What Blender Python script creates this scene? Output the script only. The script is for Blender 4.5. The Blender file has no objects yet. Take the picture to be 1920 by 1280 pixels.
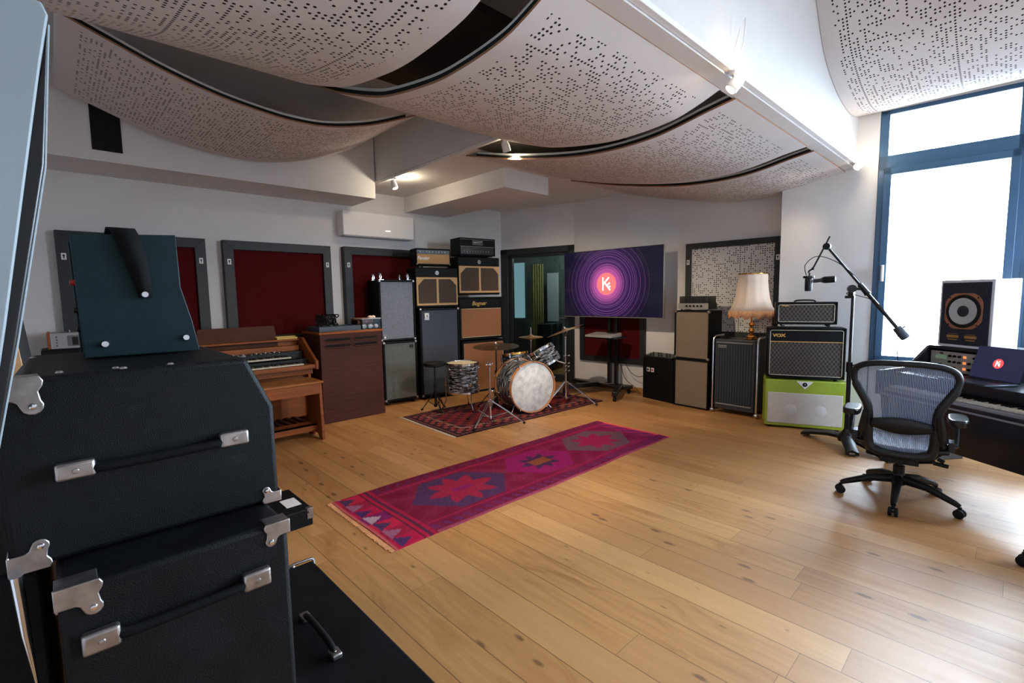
import bpy, bmesh, math, random
from mathutils import Matrix, Vector
random.seed(7)
sc = bpy.context.scene
COL = sc.collection
PI = math.pi

# ------------------------------------------------------------------ camera
F, PITCH, ROLL, YAW, CAMH = 901.6, .0949059, -.0165199, .8104957, 1.42
fw = Vector((math.cos(YAW)*math.cos(PITCH), math.sin(YAW)*math.cos(PITCH), -math.sin(PITCH)))
rt = Vector((math.sin(YAW), -math.cos(YAW), 0)); upv = rt.cross(fw)
r2 = rt*math.cos(ROLL) + upv*math.sin(ROLL); u2 = -rt*math.sin(ROLL) + upv*math.cos(ROLL)
cd = bpy.data.cameras.new('camera'); cam = bpy.data.objects.new('camera', cd); COL.objects.link(cam)
mw = Matrix((r2, u2, -fw)).transposed().to_4x4(); mw.translation = (0, 0, CAMH)
cam.matrix_world = mw
cd.sensor_width = 36; cd.lens = 36*F/1920; cd.clip_start = .05
sc.camera = cam

# ------------------------------------------------------------------ view, world, daylight
sc.view_settings.view_transform = 'Standard'; sc.view_settings.look = 'None'
sc.view_settings.exposure = 1.42; sc.view_settings.gamma = 1.0; sc.view_settings.use_curve_mapping = False
sc.cycles.use_denoising = True
sc.cycles.max_bounces = 8; sc.cycles.diffuse_bounces = 5; sc.cycles.glossy_bounces = 4
sc.cycles.transmission_bounces = 6; sc.cycles.transparent_max_bounces = 12
sc.cycles.sample_clamp_indirect = 6.0
SKY = 33.0
GROUND = .22
w = bpy.data.worlds.new('sky'); sc.world = w; w.use_nodes = True
w.node_tree.nodes['Background'].inputs[0].default_value = (.66, .83, 1.0, 1)
w.node_tree.nodes['Background'].inputs[1].default_value = SKY
# darker street and facades below the horizon, bright overcast sky above
wt = w.node_tree; tc = wt.nodes.new('ShaderNodeTexCoord'); sx_ = wt.nodes.new('ShaderNodeSeparateXYZ'); mr = wt.nodes.new('ShaderNodeMapRange')
wt.links.new(tc.outputs['Generated'], sx_.inputs[0]); wt.links.new(sx_.outputs[2], mr.inputs[0])
mr.inputs[1].default_value = -.12; mr.inputs[2].default_value = .05; mr.inputs[3].default_value = GROUND*SKY; mr.inputs[4].default_value = SKY
wt.links.new(mr.outputs[0], wt.nodes['Background'].inputs[1])

def area(name, loc, target, sx, sy, power, color, portal=False):
    l = bpy.data.lights.new(name, 'AREA'); l.shape = 'RECTANGLE'; l.size = sx; l.size_y = sy
    l.energy = power; l.color = color
    o = bpy.data.objects.new(name, l); COL.objects.link(o); o.location = loc
    o.rotation_euler = (Vector(target) - Vector(loc)).to_track_quat('-Z', 'Y').to_euler()
    if portal: l.cycles.is_portal = True
    return o

def spot(name, loc, target, power, color, angle=60, blend=.5, size=.02):
    l = bpy.data.lights.new(name, 'SPOT'); l.energy = power; l.color = color
    l.spot_size = math.radians(angle); l.spot_blend = blend; l.shadow_soft_size = size
    o = bpy.data.objects.new(name, l); COL.objects.link(o); o.location = loc
    o.rotation_euler = (Vector(target) - Vector(loc)).to_track_quat('-Z', 'Y').to_euler()
    return o

# window wall: passes (5.90,1) running 3.92 degrees off the plank direction
WB = .0684
def wx(y): return 5.92 + (1.0-y)*math.tan(WB)      # inner face of the window frames
# portals at the window openings
for (ya, yb) in ((.04, .99), (-1.02, -.04), (-2.07, -1.09)):
    ym = (ya+yb)/2
    area('window_portal', (wx(ym)+.12, ym, 1.9), (0, ym-.4, 1.9), yb-ya, 2.4, 1, (1, 1, 1), True)

area('window_portal', (5.22, -2.86, 1.85), (5.22, 0, 1.85), .40, 2.34, 1, (1, 1, 1), True)

# ------------------------------------------------------------------ node helpers
class N:
    def __init__(s, name):
        s.m = bpy.data.materials.new(name); s.m.use_nodes = True; s.t = s.m.node_tree; s.n = s.t.nodes
        s.b = s.n['Principled BSDF']; s.out = s.n['Material Output']
    def node(s, ty, **k):
        x = s.n.new(ty)
        for a, v in k.items(): setattr(x, a, v)
        return x
    def put(s, v, sock):
        if isinstance(v, bpy.types.NodeSocket): s.t.links.new(v, sock)
        elif v is not None:
            if isinstance(v, (tuple, list)) and len(v) == 3 and sock.type == 'RGBA': v = (*v, 1)
            sock.default_value = v
    def f(s, op, a, b=None, c=None):
        x = s.node('ShaderNodeMath', operation=op); s.put(a, x.inputs[0])
        if b is not None: s.put(b, x.inputs[1])
        if c is not None: s.put(c, x.inputs[2])
        return x.outputs[0]
    def obj(s, kind='Object'): return s.node('ShaderNodeTexCoord').outputs[kind]
    def xyz(s, v):
        x = s.node('ShaderNodeSeparateXYZ'); s.put(v, x.inputs[0]); return x.outputs
    def vec(s, a, b, c):
        x = s.node('ShaderNodeCombineXYZ'); s.put(a, x.inputs[0]); s.put(b, x.inputs[1]); s.put(c, x.inputs[2]); return x.outputs[0]
    def noise(s, v, scale, detail=3, rough=.5):
        x = s.node('ShaderNodeTexNoise'); s.put(v, x.inputs['Vector']); x.inputs['Scale'].default_value = scale
        x.inputs['Detail'].default_value = detail; x.inputs['Roughness'].default_value = rough; return x.outputs[0]
    def white(s, v):
        x = s.node('ShaderNodeTexWhiteNoise', noise_dimensions='3D'); s.put(v, x.inputs['Vector']); return x.outputs[0]
    def scale(s, v, sc3):
        x = s.node('ShaderNodeVectorMath', operation='MULTIPLY'); s.put(v, x.inputs[0]); x.inputs[1].default_value = sc3; return x.outputs[0]
    def mix(s, fac, a, b):
        x = s.node('ShaderNodeMix', data_type='RGBA'); s.put(fac, x.inputs[0]); s.put(a, x.inputs[6]); s.put(b, x.inputs[7]); return x.outputs[2]
    def ramp(s, v, lo, hi):
        x = s.node('ShaderNodeMapRange'); x.clamp = True; s.put(v, x.inputs[0]); x.inputs[1].default_value = lo; x.inputs[2].default_value = hi; return x.outputs[0]
    def bump(s, h, strength=.3, dist=.002):
        x = s.node('ShaderNodeBump'); x.inputs['Strength'].default_value = strength; x.inputs['Distance'].default_value = dist
        s.put(h, x.inputs['Height']); s.t.links.new(x.outputs[0], s.b.inputs['Normal'])
    def set(s, **k):
        for a, v in k.items(): s.put(v, s.b.inputs[a.replace('_', ' ')])
        return s.m

def srgb(r, g, b):
    return tuple(((c/255)/12.92 if c/255 <= .04045 else ((c/255+.055)/1.055)**2.4) for c in (r, g, b))

def plain(name, rgb, rough=.5, metal=0, var=.06, scale=8, bump=0, bscale=300, spec=.5, coat=0):
    n = N(name); c = srgb(*rgb); o = n.obj()
    k = n.ramp(n.noise(o, scale, 4), .3, .7)
    n.set(Base_Color=n.mix(k, tuple(x*(1-var) for x in c), tuple(min(1, x*(1+var)) for x in c)), Roughness=rough, Metallic=metal)
    n.b.inputs['Specular IOR Level'].default_value = spec
    if coat: n.b.inputs['Coat Weight'].default_value = coat
    if bump: n.bump(n.noise(o, bscale, 2), bump)
    return n.m

def glow(name, rgb, strength):
    n = N(name); n.set(Base_Color=(0, 0, 0), Emission_Color=srgb(*rgb), Emission_Strength=strength); return n.m

wallm = plain('wall_plaster', (214, 211, 210), .9, var=.03, scale=3, bump=.25, bscale=160, spec=.2)
ceilm = plain('ceiling_plaster', (216, 212, 210), .9, var=.03, scale=3, bump=.2, bscale=160, spec=.2)
whitem = plain('white_paint', (226, 224, 224), .6, var=.02)
tolex = plain('black_tolex', (12, 14, 16), .55, var=.3, scale=30, bump=.5, bscale=420, spec=.15)
tolex2 = plain('worn_black_tolex', (10, 12, 15), .5, var=.5, scale=9, bump=.5, bscale=500, spec=.14)
blackp = plain('black_plastic', (15, 16, 18), .45, var=.1, spec=.25)
blackmetal = plain('black_metal', (22, 23, 26), .35, .3, var=.1)
felt = plain('black_felt', (12, 12, 14), .95, var=.3, bump=.5)
chrome = plain('chrome', (205, 205, 210), .16, 1, var=.03)
nickel = plain('aged_nickel', (150, 145, 145), .38, 1, var=.25, scale=40)
brass = plain('brass', (190, 140, 70), .22, 1, var=.1)
gold = plain('gold_trim', (196, 150, 84), .4, .6, var=.1)
darkfelt = plain('dark_absorber', (74, 66, 60), .95, var=.1, bump=.3)
redfab = plain('dark_red_fabric', (74, 14, 18), .95, var=.15, scale=60, bump=.6, bscale=700, spec=.1)
bluegrey = plain('blue_grey_frame_paint', (25, 29, 33), .55, var=.08)
winglare = plain('window_frame_glare_tint', (58, 92, 124), .4, var=.04)  # blue of the window glare put into the colour; the frame itself is anthracite
rubber = plain('black_rubber', (14, 14, 15), .6, var=.1, spec=.25)
greenv = plain('lime_green_vinyl', (146, 164, 48), .45, var=.06, bump=.3, bscale=400)
tealp = plain('dark_teal_panel', (12, 30, 34), .5, var=.15, scale=20, bump=.1, spec=.15)
creamp = plain('cream_piping', (200, 190, 165), .5)
silverp = plain('silver_panel', (150, 150, 150), .4, .4, var=.05)
lightgrey = plain('light_grey_vinyl', (122, 132, 138), .6, var=.05)

def wood(name, c1, c2, rough=.4, scale=(2, 30, 30), coat=.2):
    n = N(name); o = n.obj(); v = n.scale(o, scale)
    k = n.ramp(n.noise(v, 1.4, 6, .6), .3, .72); k2 = n.ramp(n.noise(o, 3, 2), .3, .7)
    a = n.mix(k, srgb(*c1), srgb(*c2)); b = n.mix(n.f('MULTIPLY', k2, .35), a, srgb(*[x*.6 for x in c1]))
    n.set(Base_Color=b, Roughness=rough); n.b.inputs['Coat Weight'].default_value = coat; n.b.inputs['Specular IOR Level'].default_value = .25; n.bump(k, .08); return n.m
organwood = wood('organ_walnut', (158, 86, 34), (122, 60, 20), .5, coat=.05)
leslewood = wood('speaker_cabinet_mahogany', (88, 44, 36), (60, 30, 25), .65, (3, 3, 40), 0)
brownrest = wood('brown_music_rest', (86, 50, 28), (70, 38, 20), .7, coat=0)
birch = wood('birch_edge', (178, 136, 92), (150, 108, 66), .5)
skirt = wood('oak_skirting', (190, 140, 80), (160, 112, 58), .45, (30, 2, 30))

def cloth(name, c1, c2, p=.004, rough=.85, metal=0):
    n = N(name); x, y, z = n.xyz(n.obj())
    a = n.f('SINE', n.f('MULTIPLY', x, 2*PI/p)); b = n.f('SINE', n.f('MULTIPLY', z, 2*PI/p))
    k = n.ramp(n.f('MULTIPLY', a, b), -.6, .6); q = n.noise(n.obj(), 220, 2)
    k2 = n.f('MULTIPLY', n.f('ADD', k, n.f('ADD', n.ramp(q, .3, .7), n.ramp(n.noise(n.obj(), 45, 4, .7), .3, .7))), .33)
    n.set(Base_Color=n.mix(k2, srgb(*c1), srgb(*c2)), Roughness=rough, Metallic=metal); n.bump(k2, .4, .001); return n.m
greycloth = cloth('silver_grey_grille', (74, 82, 96), (136, 144, 158), .012)
greycloth2 = cloth('dark_silver_grille', (62, 66, 66), (116, 120, 118), .016)
slatecloth = cloth('slate_grille', (50, 57, 68), (72, 80, 94), .01)
browncloth = cloth('dark_brown_grille', (58, 46, 38), (78, 64, 52), .008)
tancloth = cloth('tan_salt_grille', (124, 80, 52), (156, 106, 72), .01)
wheat = cloth('wheat_grille', (150, 116, 74), (184, 148, 100), .008)
taupe = cloth('taupe_sparkle_grille', (104, 92, 76), (132, 118, 98), .01)
palecloth = cloth('pale_grey_grille', (184, 176, 168), (208, 200, 192), .006)
tanframe = plain('tan_vinyl', (190, 150, 98), .6, var=.05)

def diamond():
    n = N('diamond_grille'); x, y, z = n.xyz(n.obj()); p = .036
    def ln(v):
        fr = n.f('FRACT', n.f('DIVIDE', v, p)); return n.f('LESS_THAN', n.f('ABSOLUTE', n.f('SUBTRACT', fr, .5)), .055)
    zz = n.f('MULTIPLY', z, .72)
    l = n.f('MAXIMUM', ln(n.f('ADD', x, zz)), ln(n.f('SUBTRACT', x, zz)))
    base = n.mix(n.ramp(n.noise(n.obj(), 200, 2), .4, .6), srgb(24, 20, 22), srgb(52, 40, 38))
    n.set(Base_Color=n.mix(l, base, srgb(104, 92, 80)), Roughness=.8); n.bump(l, .3, .001); return n.m
diam = diamond()
def stripes(name, c1, c2, p, thr=.15, axis=0, rough=.7):
    n = N(name); q = n.xyz(n.obj())[axis]; fr = n.f('FRACT', n.f('DIVIDE', q, p)); l = n.f('LESS_THAN', fr, thr)
    n.set(Base_Color=n.mix(l, srgb(*c1), srgb(*c2)), Roughness=rough); n.bump(l, .4, .002); return n.m
yamcloth = stripes('blue_black_striped_grille', (16, 26, 36), (70, 88, 104), .03, .1)

def perf(name, base, holes, pitch=.025, rad=.27, thr=.46):
    n = N(name); uv = n.xyz(n.node('ShaderNodeTexCoord').outputs['UV'])
    u = n.f('DIVIDE', uv[0], pitch); v = n.f('DIVIDE', uv[1], pitch)
    fu, fv = n.f('FRACT', u), n.f('FRACT', v)
    du, dv = n.f('SUBTRACT', fu, .5), n.f('SUBTRACT', fv, .5)
    d = n.f('SQRT', n.f('ADD', n.f('MULTIPLY', du, du), n.f('MULTIPLY', dv, dv)))
    cu, cv = n.f('FLOOR', u), n.f('FLOOR', v)
    r = n.white(n.vec(cu, cv, 3.3)); r3 = n.white(n.vec(n.f('FLOOR', n.f('DIVIDE', u, 3)), n.f('FLOOR', n.f('DIVIDE', v, 3)), 9.1))
    on = n.f('LESS_THAN', n.f('ADD', n.f('MULTIPLY', r, .75), n.f('MULTIPLY', r3, .25)), thr)
    # a full row of holes where two sheets meet
    row = n.f('LESS_THAN', n.f('MODULO', cu, 24), .5)
    on = n.f('MAXIMUM', on, row)
    h = n.f('MULTIPLY', on, n.f('LESS_THAN', d, rad))
    n.set(Base_Color=n.mix(h, srgb(*base), srgb(*holes)), Roughness=.85); n.b.inputs['Specular IOR Level'].default_value = .2
    n.bump(n.f('SUBTRACT', 1, h), .5, .004); return n.m
sailperf = perf('perforated_white_board', (206, 199, 198), (34, 26, 26))
panperf = perf('perforated_wall_board', (200, 198, 196), (30, 28, 30), thr=.47)

def floor_mat():
    n = N('oak_planks'); X, Y, Z = n.xyz(n.obj())
    W, L = .1735, 1.9
    u = n.f('DIVIDE', n.f('SUBTRACT', X, .1165), W); cu = n.f('FLOOR', u); fu = n.f('FRACT', u)
    off = n.f('MULTIPLY', n.white(n.vec(cu, 1.5, 0)), 7.7)
    v = n.f('DIVIDE', n.f('ADD', Y, off), L); cv = n.f('FLOOR', v); fv = n.f('FRACT', v)
    rid = n.white(n.vec(cu, cv, 5)); rid2 = n.white(n.vec(cu, cv, 8))
    gv = n.vec(n.f('MULTIPLY', X, 26), n.f('ADD', n.f('MULTIPLY', Y, 1.6), n.f('MULTIPLY', rid, 50)), n.f('MULTIPLY', rid2, 40))
    g = n.noise(gv, 1.0, 7, .62)
    wv = n.vec(n.f('ADD', n.f('MULTIPLY', X, 9), n.f('MULTIPLY', n.noise(n.vec(X, n.f('MULTIPLY', Y, .5), rid), 2.2, 3), 6)), n.f('MULTIPLY', Y, .9), n.f('MULTIPLY', rid, 30))
    g2 = n.noise(wv, 2.2, 5, .6)
    a = n.mix(n.ramp(g, .3, .7), srgb(190, 141, 86), srgb(160, 111, 61))
    a = n.mix(n.ramp(g2, .52, .75), a, srgb(146, 96, 48))
    a = n.mix(n.f('MULTIPLY', rid, .62), a, srgb(202, 154, 100))
    a = n.mix(n.f('MULTIPLY', rid2, .55), a, srgb(146, 94, 50))
    # knots
    kv = n.vec(n.f('MULTIPLY', X, 5.5), n.f('MULTIPLY', Y, 2.2), n.f('MULTIPLY', rid, 20))
    vo = n.node('ShaderNodeTexVoronoi', voronoi_dimensions='2D'); n.put(kv, vo.inputs['Vector']); vo.inputs['Scale'].default_value = 1.35
    kn = n.ramp(n.f('SUBTRACT', n.f('ADD', vo.outputs['Distance'], n.f('MULTIPLY', n.noise(n.obj(), 60, 3), .08)), n.f('MULTIPLY', rid2, .09)), .09, .03)
    kon = n.f('GREATER_THAN', n.white(n.vec(cu, cv, 77)), .72)
    a = n.mix(n.f('MULTIPLY', n.f('MULTIPLY', kn, kon), .62), a, srgb(58, 34, 22))
    e1 = n.f('LESS_THAN', n.f('MINIMUM', fu, n.f('SUBTRACT', 1, fu)), .011)
    e2 = n.f('MULTIPLY', n.f('LESS_THAN', n.f('MINIMUM', fv, n.f('SUBTRACT', 1, fv)), .0007), .7)
    e = n.f('MAXIMUM', e1, e2)
    a = n.mix(n.f('MULTIPLY', e, .75), a, srgb(58, 34, 18))
    n.set(Base_Color=a, Roughness=n.f('ADD', .36, n.f('MULTIPLY', n.ramp(g, .2, .8), .16)))
    n.b.inputs['Specular IOR Level'].default_value = .5
    n.bump(n.f('SUBTRACT', n.f('MULTIPLY', g, .25), e), .25, .002); return n.m
floorm = floor_mat()

def attrmat(name, rough=.95):
    n = N(name); a = n.node('ShaderNodeAttribute'); a.attribute_name = 'pat'
    k = n.noise(n.obj(), 90, 3)
    n.set(Base_Color=n.mix(n.f('MULTIPLY', n.ramp(k, .3, .75), .3), a.outputs['Color'], srgb(96, 26, 50)), Roughness=rough)
    n.b.inputs['Specular IOR Level'].default_value = .1
    n.bump(n.noise(n.obj(), 400, 2), .6, .003); return n.m

def pearl():
    n = N('black_oyster_pearl'); x, y, z = n.xyz(n.obj())
    t = n.f('MULTIPLY', n.f('ARCTAN2', y, x), 2.2)
    v = n.vec(t, t, n.f('MULTIPLY', z, 60))
    q = n.noise(n.vec(n.f('MULTIPLY', x, 9), n.f('MULTIPLY', y, 9), n.f('MULTIPLY', z, 62)), 1.2, 3, .6)
    k = n.ramp(q, .47, .62)
    n.set(Base_Color=n.mix(k, srgb(14, 16, 20), srgb(150, 155, 165)), Roughness=.18)
    n.b.inputs['Coat Weight'].default_value = .6; return n.m
pearlm = pearl()
def drumhead():
    n = N('mottled_white_drumhead'); k = n.ramp(n.noise(n.obj(), 14, 5, .6), .42, .72)
    n.set(Base_Color=n.mix(k, srgb(206, 208, 210), srgb(160, 166, 172)), Roughness=.6); return n.m
headm = drumhead()
def glassmat(name='window_glass', tint=(1, 1, 1), rough=0.0):
    n = N(name); g = n.node('ShaderNodeBsdfGlossy'); g.inputs['Roughness'].default_value = rough
    t = n.node('ShaderNodeBsdfTransparent'); t.inputs[0].default_value = (*tint, 1)
    fr = n.node('ShaderNodeFresnel'); fr.inputs[0].default_value = 1.5
    mx = n.node('ShaderNodeMixShader'); n.put(fr.outputs[0], mx.inputs[0])
    n.t.links.new(t.outputs[0], mx.inputs[1]); n.t.links.new(g.outputs[0], mx.inputs[2]); n.t.links.new(mx.outputs[0], n.out.inputs[0]); return n.m
glassm = glassmat()
glassdoor = glassmat('tinted_door_glass', (.55, .60, .58))
clearp = glassmat('clear_plastic', (.82, .86, .9), .15)

# ------------------------------------------------------------------ mesh builder
class M:
    def __init__(s, T=None): s.bm = bmesh.new(); s.T = T or Matrix.Identity(4); s.uv = None
    def _v(s, p): return s.bm.verts.new(s.T @ Vector(p))
    def _f(s, vs, smooth=False, mi=0):
        try: f = s.bm.faces.new(vs)
        except ValueError: return None
        f.smooth = smooth; f.material_index = mi; return f
    def box(s, x0, y0, z0, x1, y1, z1, R=None, mi=0):
        c = Vector(((x0+x1)/2, (y0+y1)/2, (z0+z1)/2)); v = []
        for z in (z0, z1):
            for x, y in ((x0, y0), (x1, y0), (x1, y1), (x0, y1)):
                p = Vector((x, y, z))
                if R is not None: p = c + R @ (p-c)
                v.append(s._v(p))
        for q in ((3, 2, 1, 0), (4, 5, 6, 7), (0, 1, 5, 4), (1, 2, 6, 5), (2, 3, 7, 6), (3, 0, 4, 7)): s._f([v[i] for i in q], mi=mi)
        return s
    def bar(s, p, q, wx_, wy_=None, up=(0, 0, 1)):
        p, q = Vector(p), Vector(q); d = (q-p).normalized(); up = Vector(up)
        if abs(d.dot(up)) > .98: up = Vector((1, 0, 0))
        a = d.cross(up).normalized(); b = a.cross(d); wy_ = wy_ or wx_; v = []
        for e in (p, q):
            for i, j in ((-1, -1), (1, -1), (1, 1), (-1, 1)): v.append(s._v(e + a*i*wx_/2 + b*j*wy_/2))
        for k in ((0, 1, 2, 3), (7, 6, 5, 4), (0, 4, 5, 1), (1, 5, 6, 2), (2, 6, 7, 3), (3, 7, 4, 0)): s._f([v[i] for i in k])
        return s
    def cyl(s, p, q, r, r1=None, n=20, caps=True):
        return s.tube([p, q], [r, r if r1 is None else r1], n, caps)
    def tube(s, pts, r, n=8, caps=True, closed=False):
        pts = [Vector(p) for p in pts]; k = len(pts); rr = r if isinstance(r, (list, tuple)) else [r]*k
        ref = None; rings = []
        for i in range(k):
            if closed: d = pts[(i+1) % k]-pts[i-1]
            else: d = pts[min(i+1, k-1)]-pts[max(i-1, 0)]
            d.normalize()
            if ref is None: ref = Vector((0, 0, 1)) if abs(d.z) < .9 else Vector((1, 0, 0))
            a = d.cross(ref)
            if a.length < 1e-6: a = d.cross(Vector((0, 1, .3)))
            a.normalize(); b = a.cross(d).normalized(); ref = b
            rings.append([s._v(pts[i] + (a*math.cos(2*PI*j/n)+b*math.sin(2*PI*j/n))*rr[i]) for j in range(n)])
        for i in range(k if closed else k-1):
            A, B = rings[i], rings[(i+1) % k]
            for j in range(n): s._f([A[j], A[(j+1) % n], B[(j+1) % n], B[j]][::-1], True)
        if caps and not closed: s._f(rings[0]); s._f(rings[-1][::-1])
        return s
    def lathe(s, prof, o=(0, 0, 0), ax=(0, 0, 1), n=32, sx=1, sy=1, flute=None):
        ax = Vector(ax).normalized(); ref = Vector((0, 0, 1)) if abs(ax.z) < .9 else Vector((1, 0, 0))
        a = ref.cross(ax).normalized(); b = ax.cross(a); o = Vector(o); rings = []
        for r, z in prof:
            if r < 1e-5: rings.append([s._v(o+ax*z)]); continue
            ring = []
            for j in range(n):
                t = 2*PI*j/n; q = r*(1+(flute[1]*math.cos(flute[0]*t) if flute else 0))
                ring.append(s._v(o+ax*z+a*math.cos(t)*q*sx+b*math.sin(t)*q*sy))
            rings.append(ring)
        for A, B in zip(rings, rings[1:]):
            for j in range(n):
                j2 = (j+1) % n
                if len(A) == 1 and len(B) == 1: continue
                if len(A) == 1: s._f([A[0], B[j], B[j2]][::-1], True)
                elif len(B) == 1: s._f([A[j], A[j2], B[0]], True)
                else: s._f([A[j], A[j2], B[j2], B[j]], True)
        return s
    def prism(s, poly, d0, d1, plane='xz'):
        def P(a, b, d): return {'xz': (a, d, b), 'xy': (a, b, d), 'yz': (d, a, b)}[plane]
        A = [s._v(P(a, b, d0)) for a, b in poly]; B = [s._v(P(a, b, d1)) for a, b in poly]
        s._f(A); s._f(B[::-1]); k = len(poly)
        for i in range(k): s._f([A[i], B[i], B[(i+1) % k], A[(i+1) % k]])
        return s
    def ball(s, c, r, n=16, sc=(1, 1, 1)):
        pr = [(max(0, math.sin(PI*i/(n//2)))*r*(1 if 0 < i < n//2 else 0), -math.cos(PI*i/(n//2))*r) for i in range(n//2+1)]
        T0 = s.T; s.T = T0 @ Matrix.Translation(c) @ Matrix.Diagonal((*sc, 1)); s.lathe(pr, n=n); s.T = T0; return s
    def grid(s, fn, nu, nv, smooth=True, mi=0, uvf=None):
        V = [[s._v(fn(i/nu, j/nv)) for j in range(nv+1)] for i in range(nu+1)]
        lay = s.bm.loops.layers.uv.verify() if uvf else None
        for i in range(nu):
            for j in range(nv):
                f = s._f([V[i][j], V[i+1][j], V[i+1][j+1], V[i][j+1]], smooth, mi)
                if uvf and f:
                    for l, (a, b) in zip(f.loops, ((i, j), (i+1, j), (i+1, j+1), (i, j+1))): l[lay].uv = uvf(a/nu, b/nv)
        return s
    def done(s, name, mat, parent=None, bevel=0, seg=2, thick=0, loc=None, recalc=True, angle=40):
        if recalc: bmesh.ops.recalc_face_normals(s.bm, faces=s.bm.faces)
        me = bpy.data.meshes.new(name); s.bm.to_mesh(me); s.bm.free()
        for m in (mat if isinstance(mat, (list, tuple)) else [mat]): me.materials.append(m)
        me.set_sharp_from_angle(angle=math.radians(angle))
        o = bpy.data.objects.new(name, me); COL.objects.link(o)
        if parent: o.parent = parent
        if loc: o.location = loc
        if thick:
            md = o.modifiers.new('thickness', 'SOLIDIFY'); md.thickness = thick; md.offset = 0
        if bevel:
            md = o.modifiers.new('bevel', 'BEVEL'); md.width = bevel; md.segments = seg; md.limit_method = 'ANGLE'; md.angle_limit = .6
        return o

def thing(name, label, cat, loc=(0, 0, 0), rot=0, group=None):
    o = bpy.data.objects.new(name, None); COL.objects.link(o); o.location = loc; o.rotation_euler = (0, 0, rot)
    o.empty_display_size = .1; o['label'] = label; o['category'] = cat
    if group: o['group'] = group
    return o
def tag(o, label, cat, group=None, kind=None):
    o['label'] = label; o['category'] = cat
    if group: o['group'] = group
    if kind: o['kind'] = kind
    return o
def struct(o, label=None):
    o['kind'] = 'structure'
    if label: o['label'] = label
    return o
def frontrot(A, B): return math.atan2(B[1]-A[1], B[0]-A[0])
def text(s, size, mat, parent, loc, name='lettering', ext=.0012, rot=(PI/2, 0, 0), shear=0, sx=1, align='CENTER', bold=0):
    cu = bpy.data.curves.new(name, 'FONT'); cu.body = s; cu.size = size; cu.extrude = ext; cu.align_x = align; cu.align_y = 'CENTER'; cu.shear = shear
    if bold: cu.offset = bold
    t = bpy.data.objects.new(name+'_tmp', cu); COL.objects.link(t)
    dg = bpy.context.evaluated_depsgraph_get(); me = bpy.data.meshes.new_from_object(t.evaluated_get(dg)); me.name = name
    bpy.data.objects.remove(t); me.materials.clear(); me.materials.append(mat)
    o = bpy.data.objects.new(name, me); COL.objects.link(o); o.parent = parent; o.location = loc; o.rotation_euler = rot; o.scale = (sx, 1, 1); return o
def catmull(P, k=8):
    out = []; n = len(P)
    for i in range(n-1):
        a, b, c, d = P[max(i-1, 0)], P[i], P[i+1], P[min(i+2, n-1)]
        for j in range(k):
            t = j/k
            out.append(tuple(.5*((2*b[q])+(-a[q]+c[q])*t+(2*a[q]-5*b[q]+4*c[q]-d[q])*t*t+(-a[q]+3*b[q]-3*c[q]+d[q])*t**3) for q in range(len(b))))
    out.append(tuple(P[-1])); return out

# ================================================================== the room
fl = M(); fl.box(-1.4, -2.9, -.1, 6.6, 6.5, 0)
struct(fl.done('floor', floorm))
def wallseg(a, b, z0, z1, name, mat=wallm, t=.12, ext=0):
    a, b = Vector((*a, 0)), Vector((*b, 0)); d = (b-a).normalized(); nrm = Vector((-d.y, d.x, 0))
    m = M(); v = []
    for z in (z0, z1):
        for p in (a-d*ext, b+d*ext, b+d*ext+nrm*t, a-d*ext+nrm*t): v.append(m._v((p.x, p.y, z)))
    for q in ((0, 1, 2, 3), (7, 6, 5, 4), (0, 4, 5, 1), (1, 5, 6, 2), (2, 6, 7, 3), (3, 7, 4, 0)): m._f([v[i] for i in q])
    return struct(m.done(name, mat))
TOP = 4.1
# listed so that the outside lies to the left of each run
wallseg((5.66, 6.18), (-1.3, 6.18), 0, TOP, 'wall_back', t=-.12)
wallseg((-1.3, 6.3), (-1.3, -2.8), 0, TOP, 'wall_left', t=-.12)
m = M(); m.box(-1.42, -2.95, 0, 4.95, -2.8, TOP); m.box(5.5, -2.95, 0, 6.6, -2.8, TOP); m.box(4.95, -2.95, 0, 5.5, -2.8, .6); m.box(4.95, -2.95, 3.1, 5.5, -2.8, TOP); struct(m.done('wall_rear', wallm))
rw = bpy.data.objects.new('window_4', None); COL.objects.link(rw); rw['kind'] = 'structure'
m = M(); m.box(4.95, -2.92, .6, 5.03, -2.84, 3.1); m.box(5.42, -2.92, .6, 5.5, -2.84, 3.1); m.box(4.95, -2.92, .6, 5.5, -2.84, .68); m.box(4.95, -2.92, 3.02, 5.5, -2.84, 3.1); m.done('frame', winglare, rw)
# short wall with the glazed door: only the head remains above the door frame
wallseg((6.0, 4.854), (5.66, 6.18), 2.20, TOP, 'wall_door', t=-.12)
wallseg((6.134, 1.912), (6.0, 4.854), 0, TOP, 'wall_right', t=-.12)
m = M(); m.prism([(5.862, 1.842), (6.25, 1.842), (6.25, 1.93), (6.134, 1.93), (6.134, 1.98), (6.3, 1.98), (6.3, 1.0), (5.919, 1.012)], 0, TOP, 'xy')
struct(m.done('wall_pier', wallm))
WT = Matrix.Translation((5.92, 1.0, 0)) @ Matrix.Rotation(WB, 4, 'Z')
m = M(WT); m.box(-.0, -3.9, 0, .35, -.0, .70); m.box(0, -3.9, 3.12, .35, 0, TOP); m.box(0, -3.95, .70, .35, -3.12, 3.12)
struct(m.done('wall_window', wallm))
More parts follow.
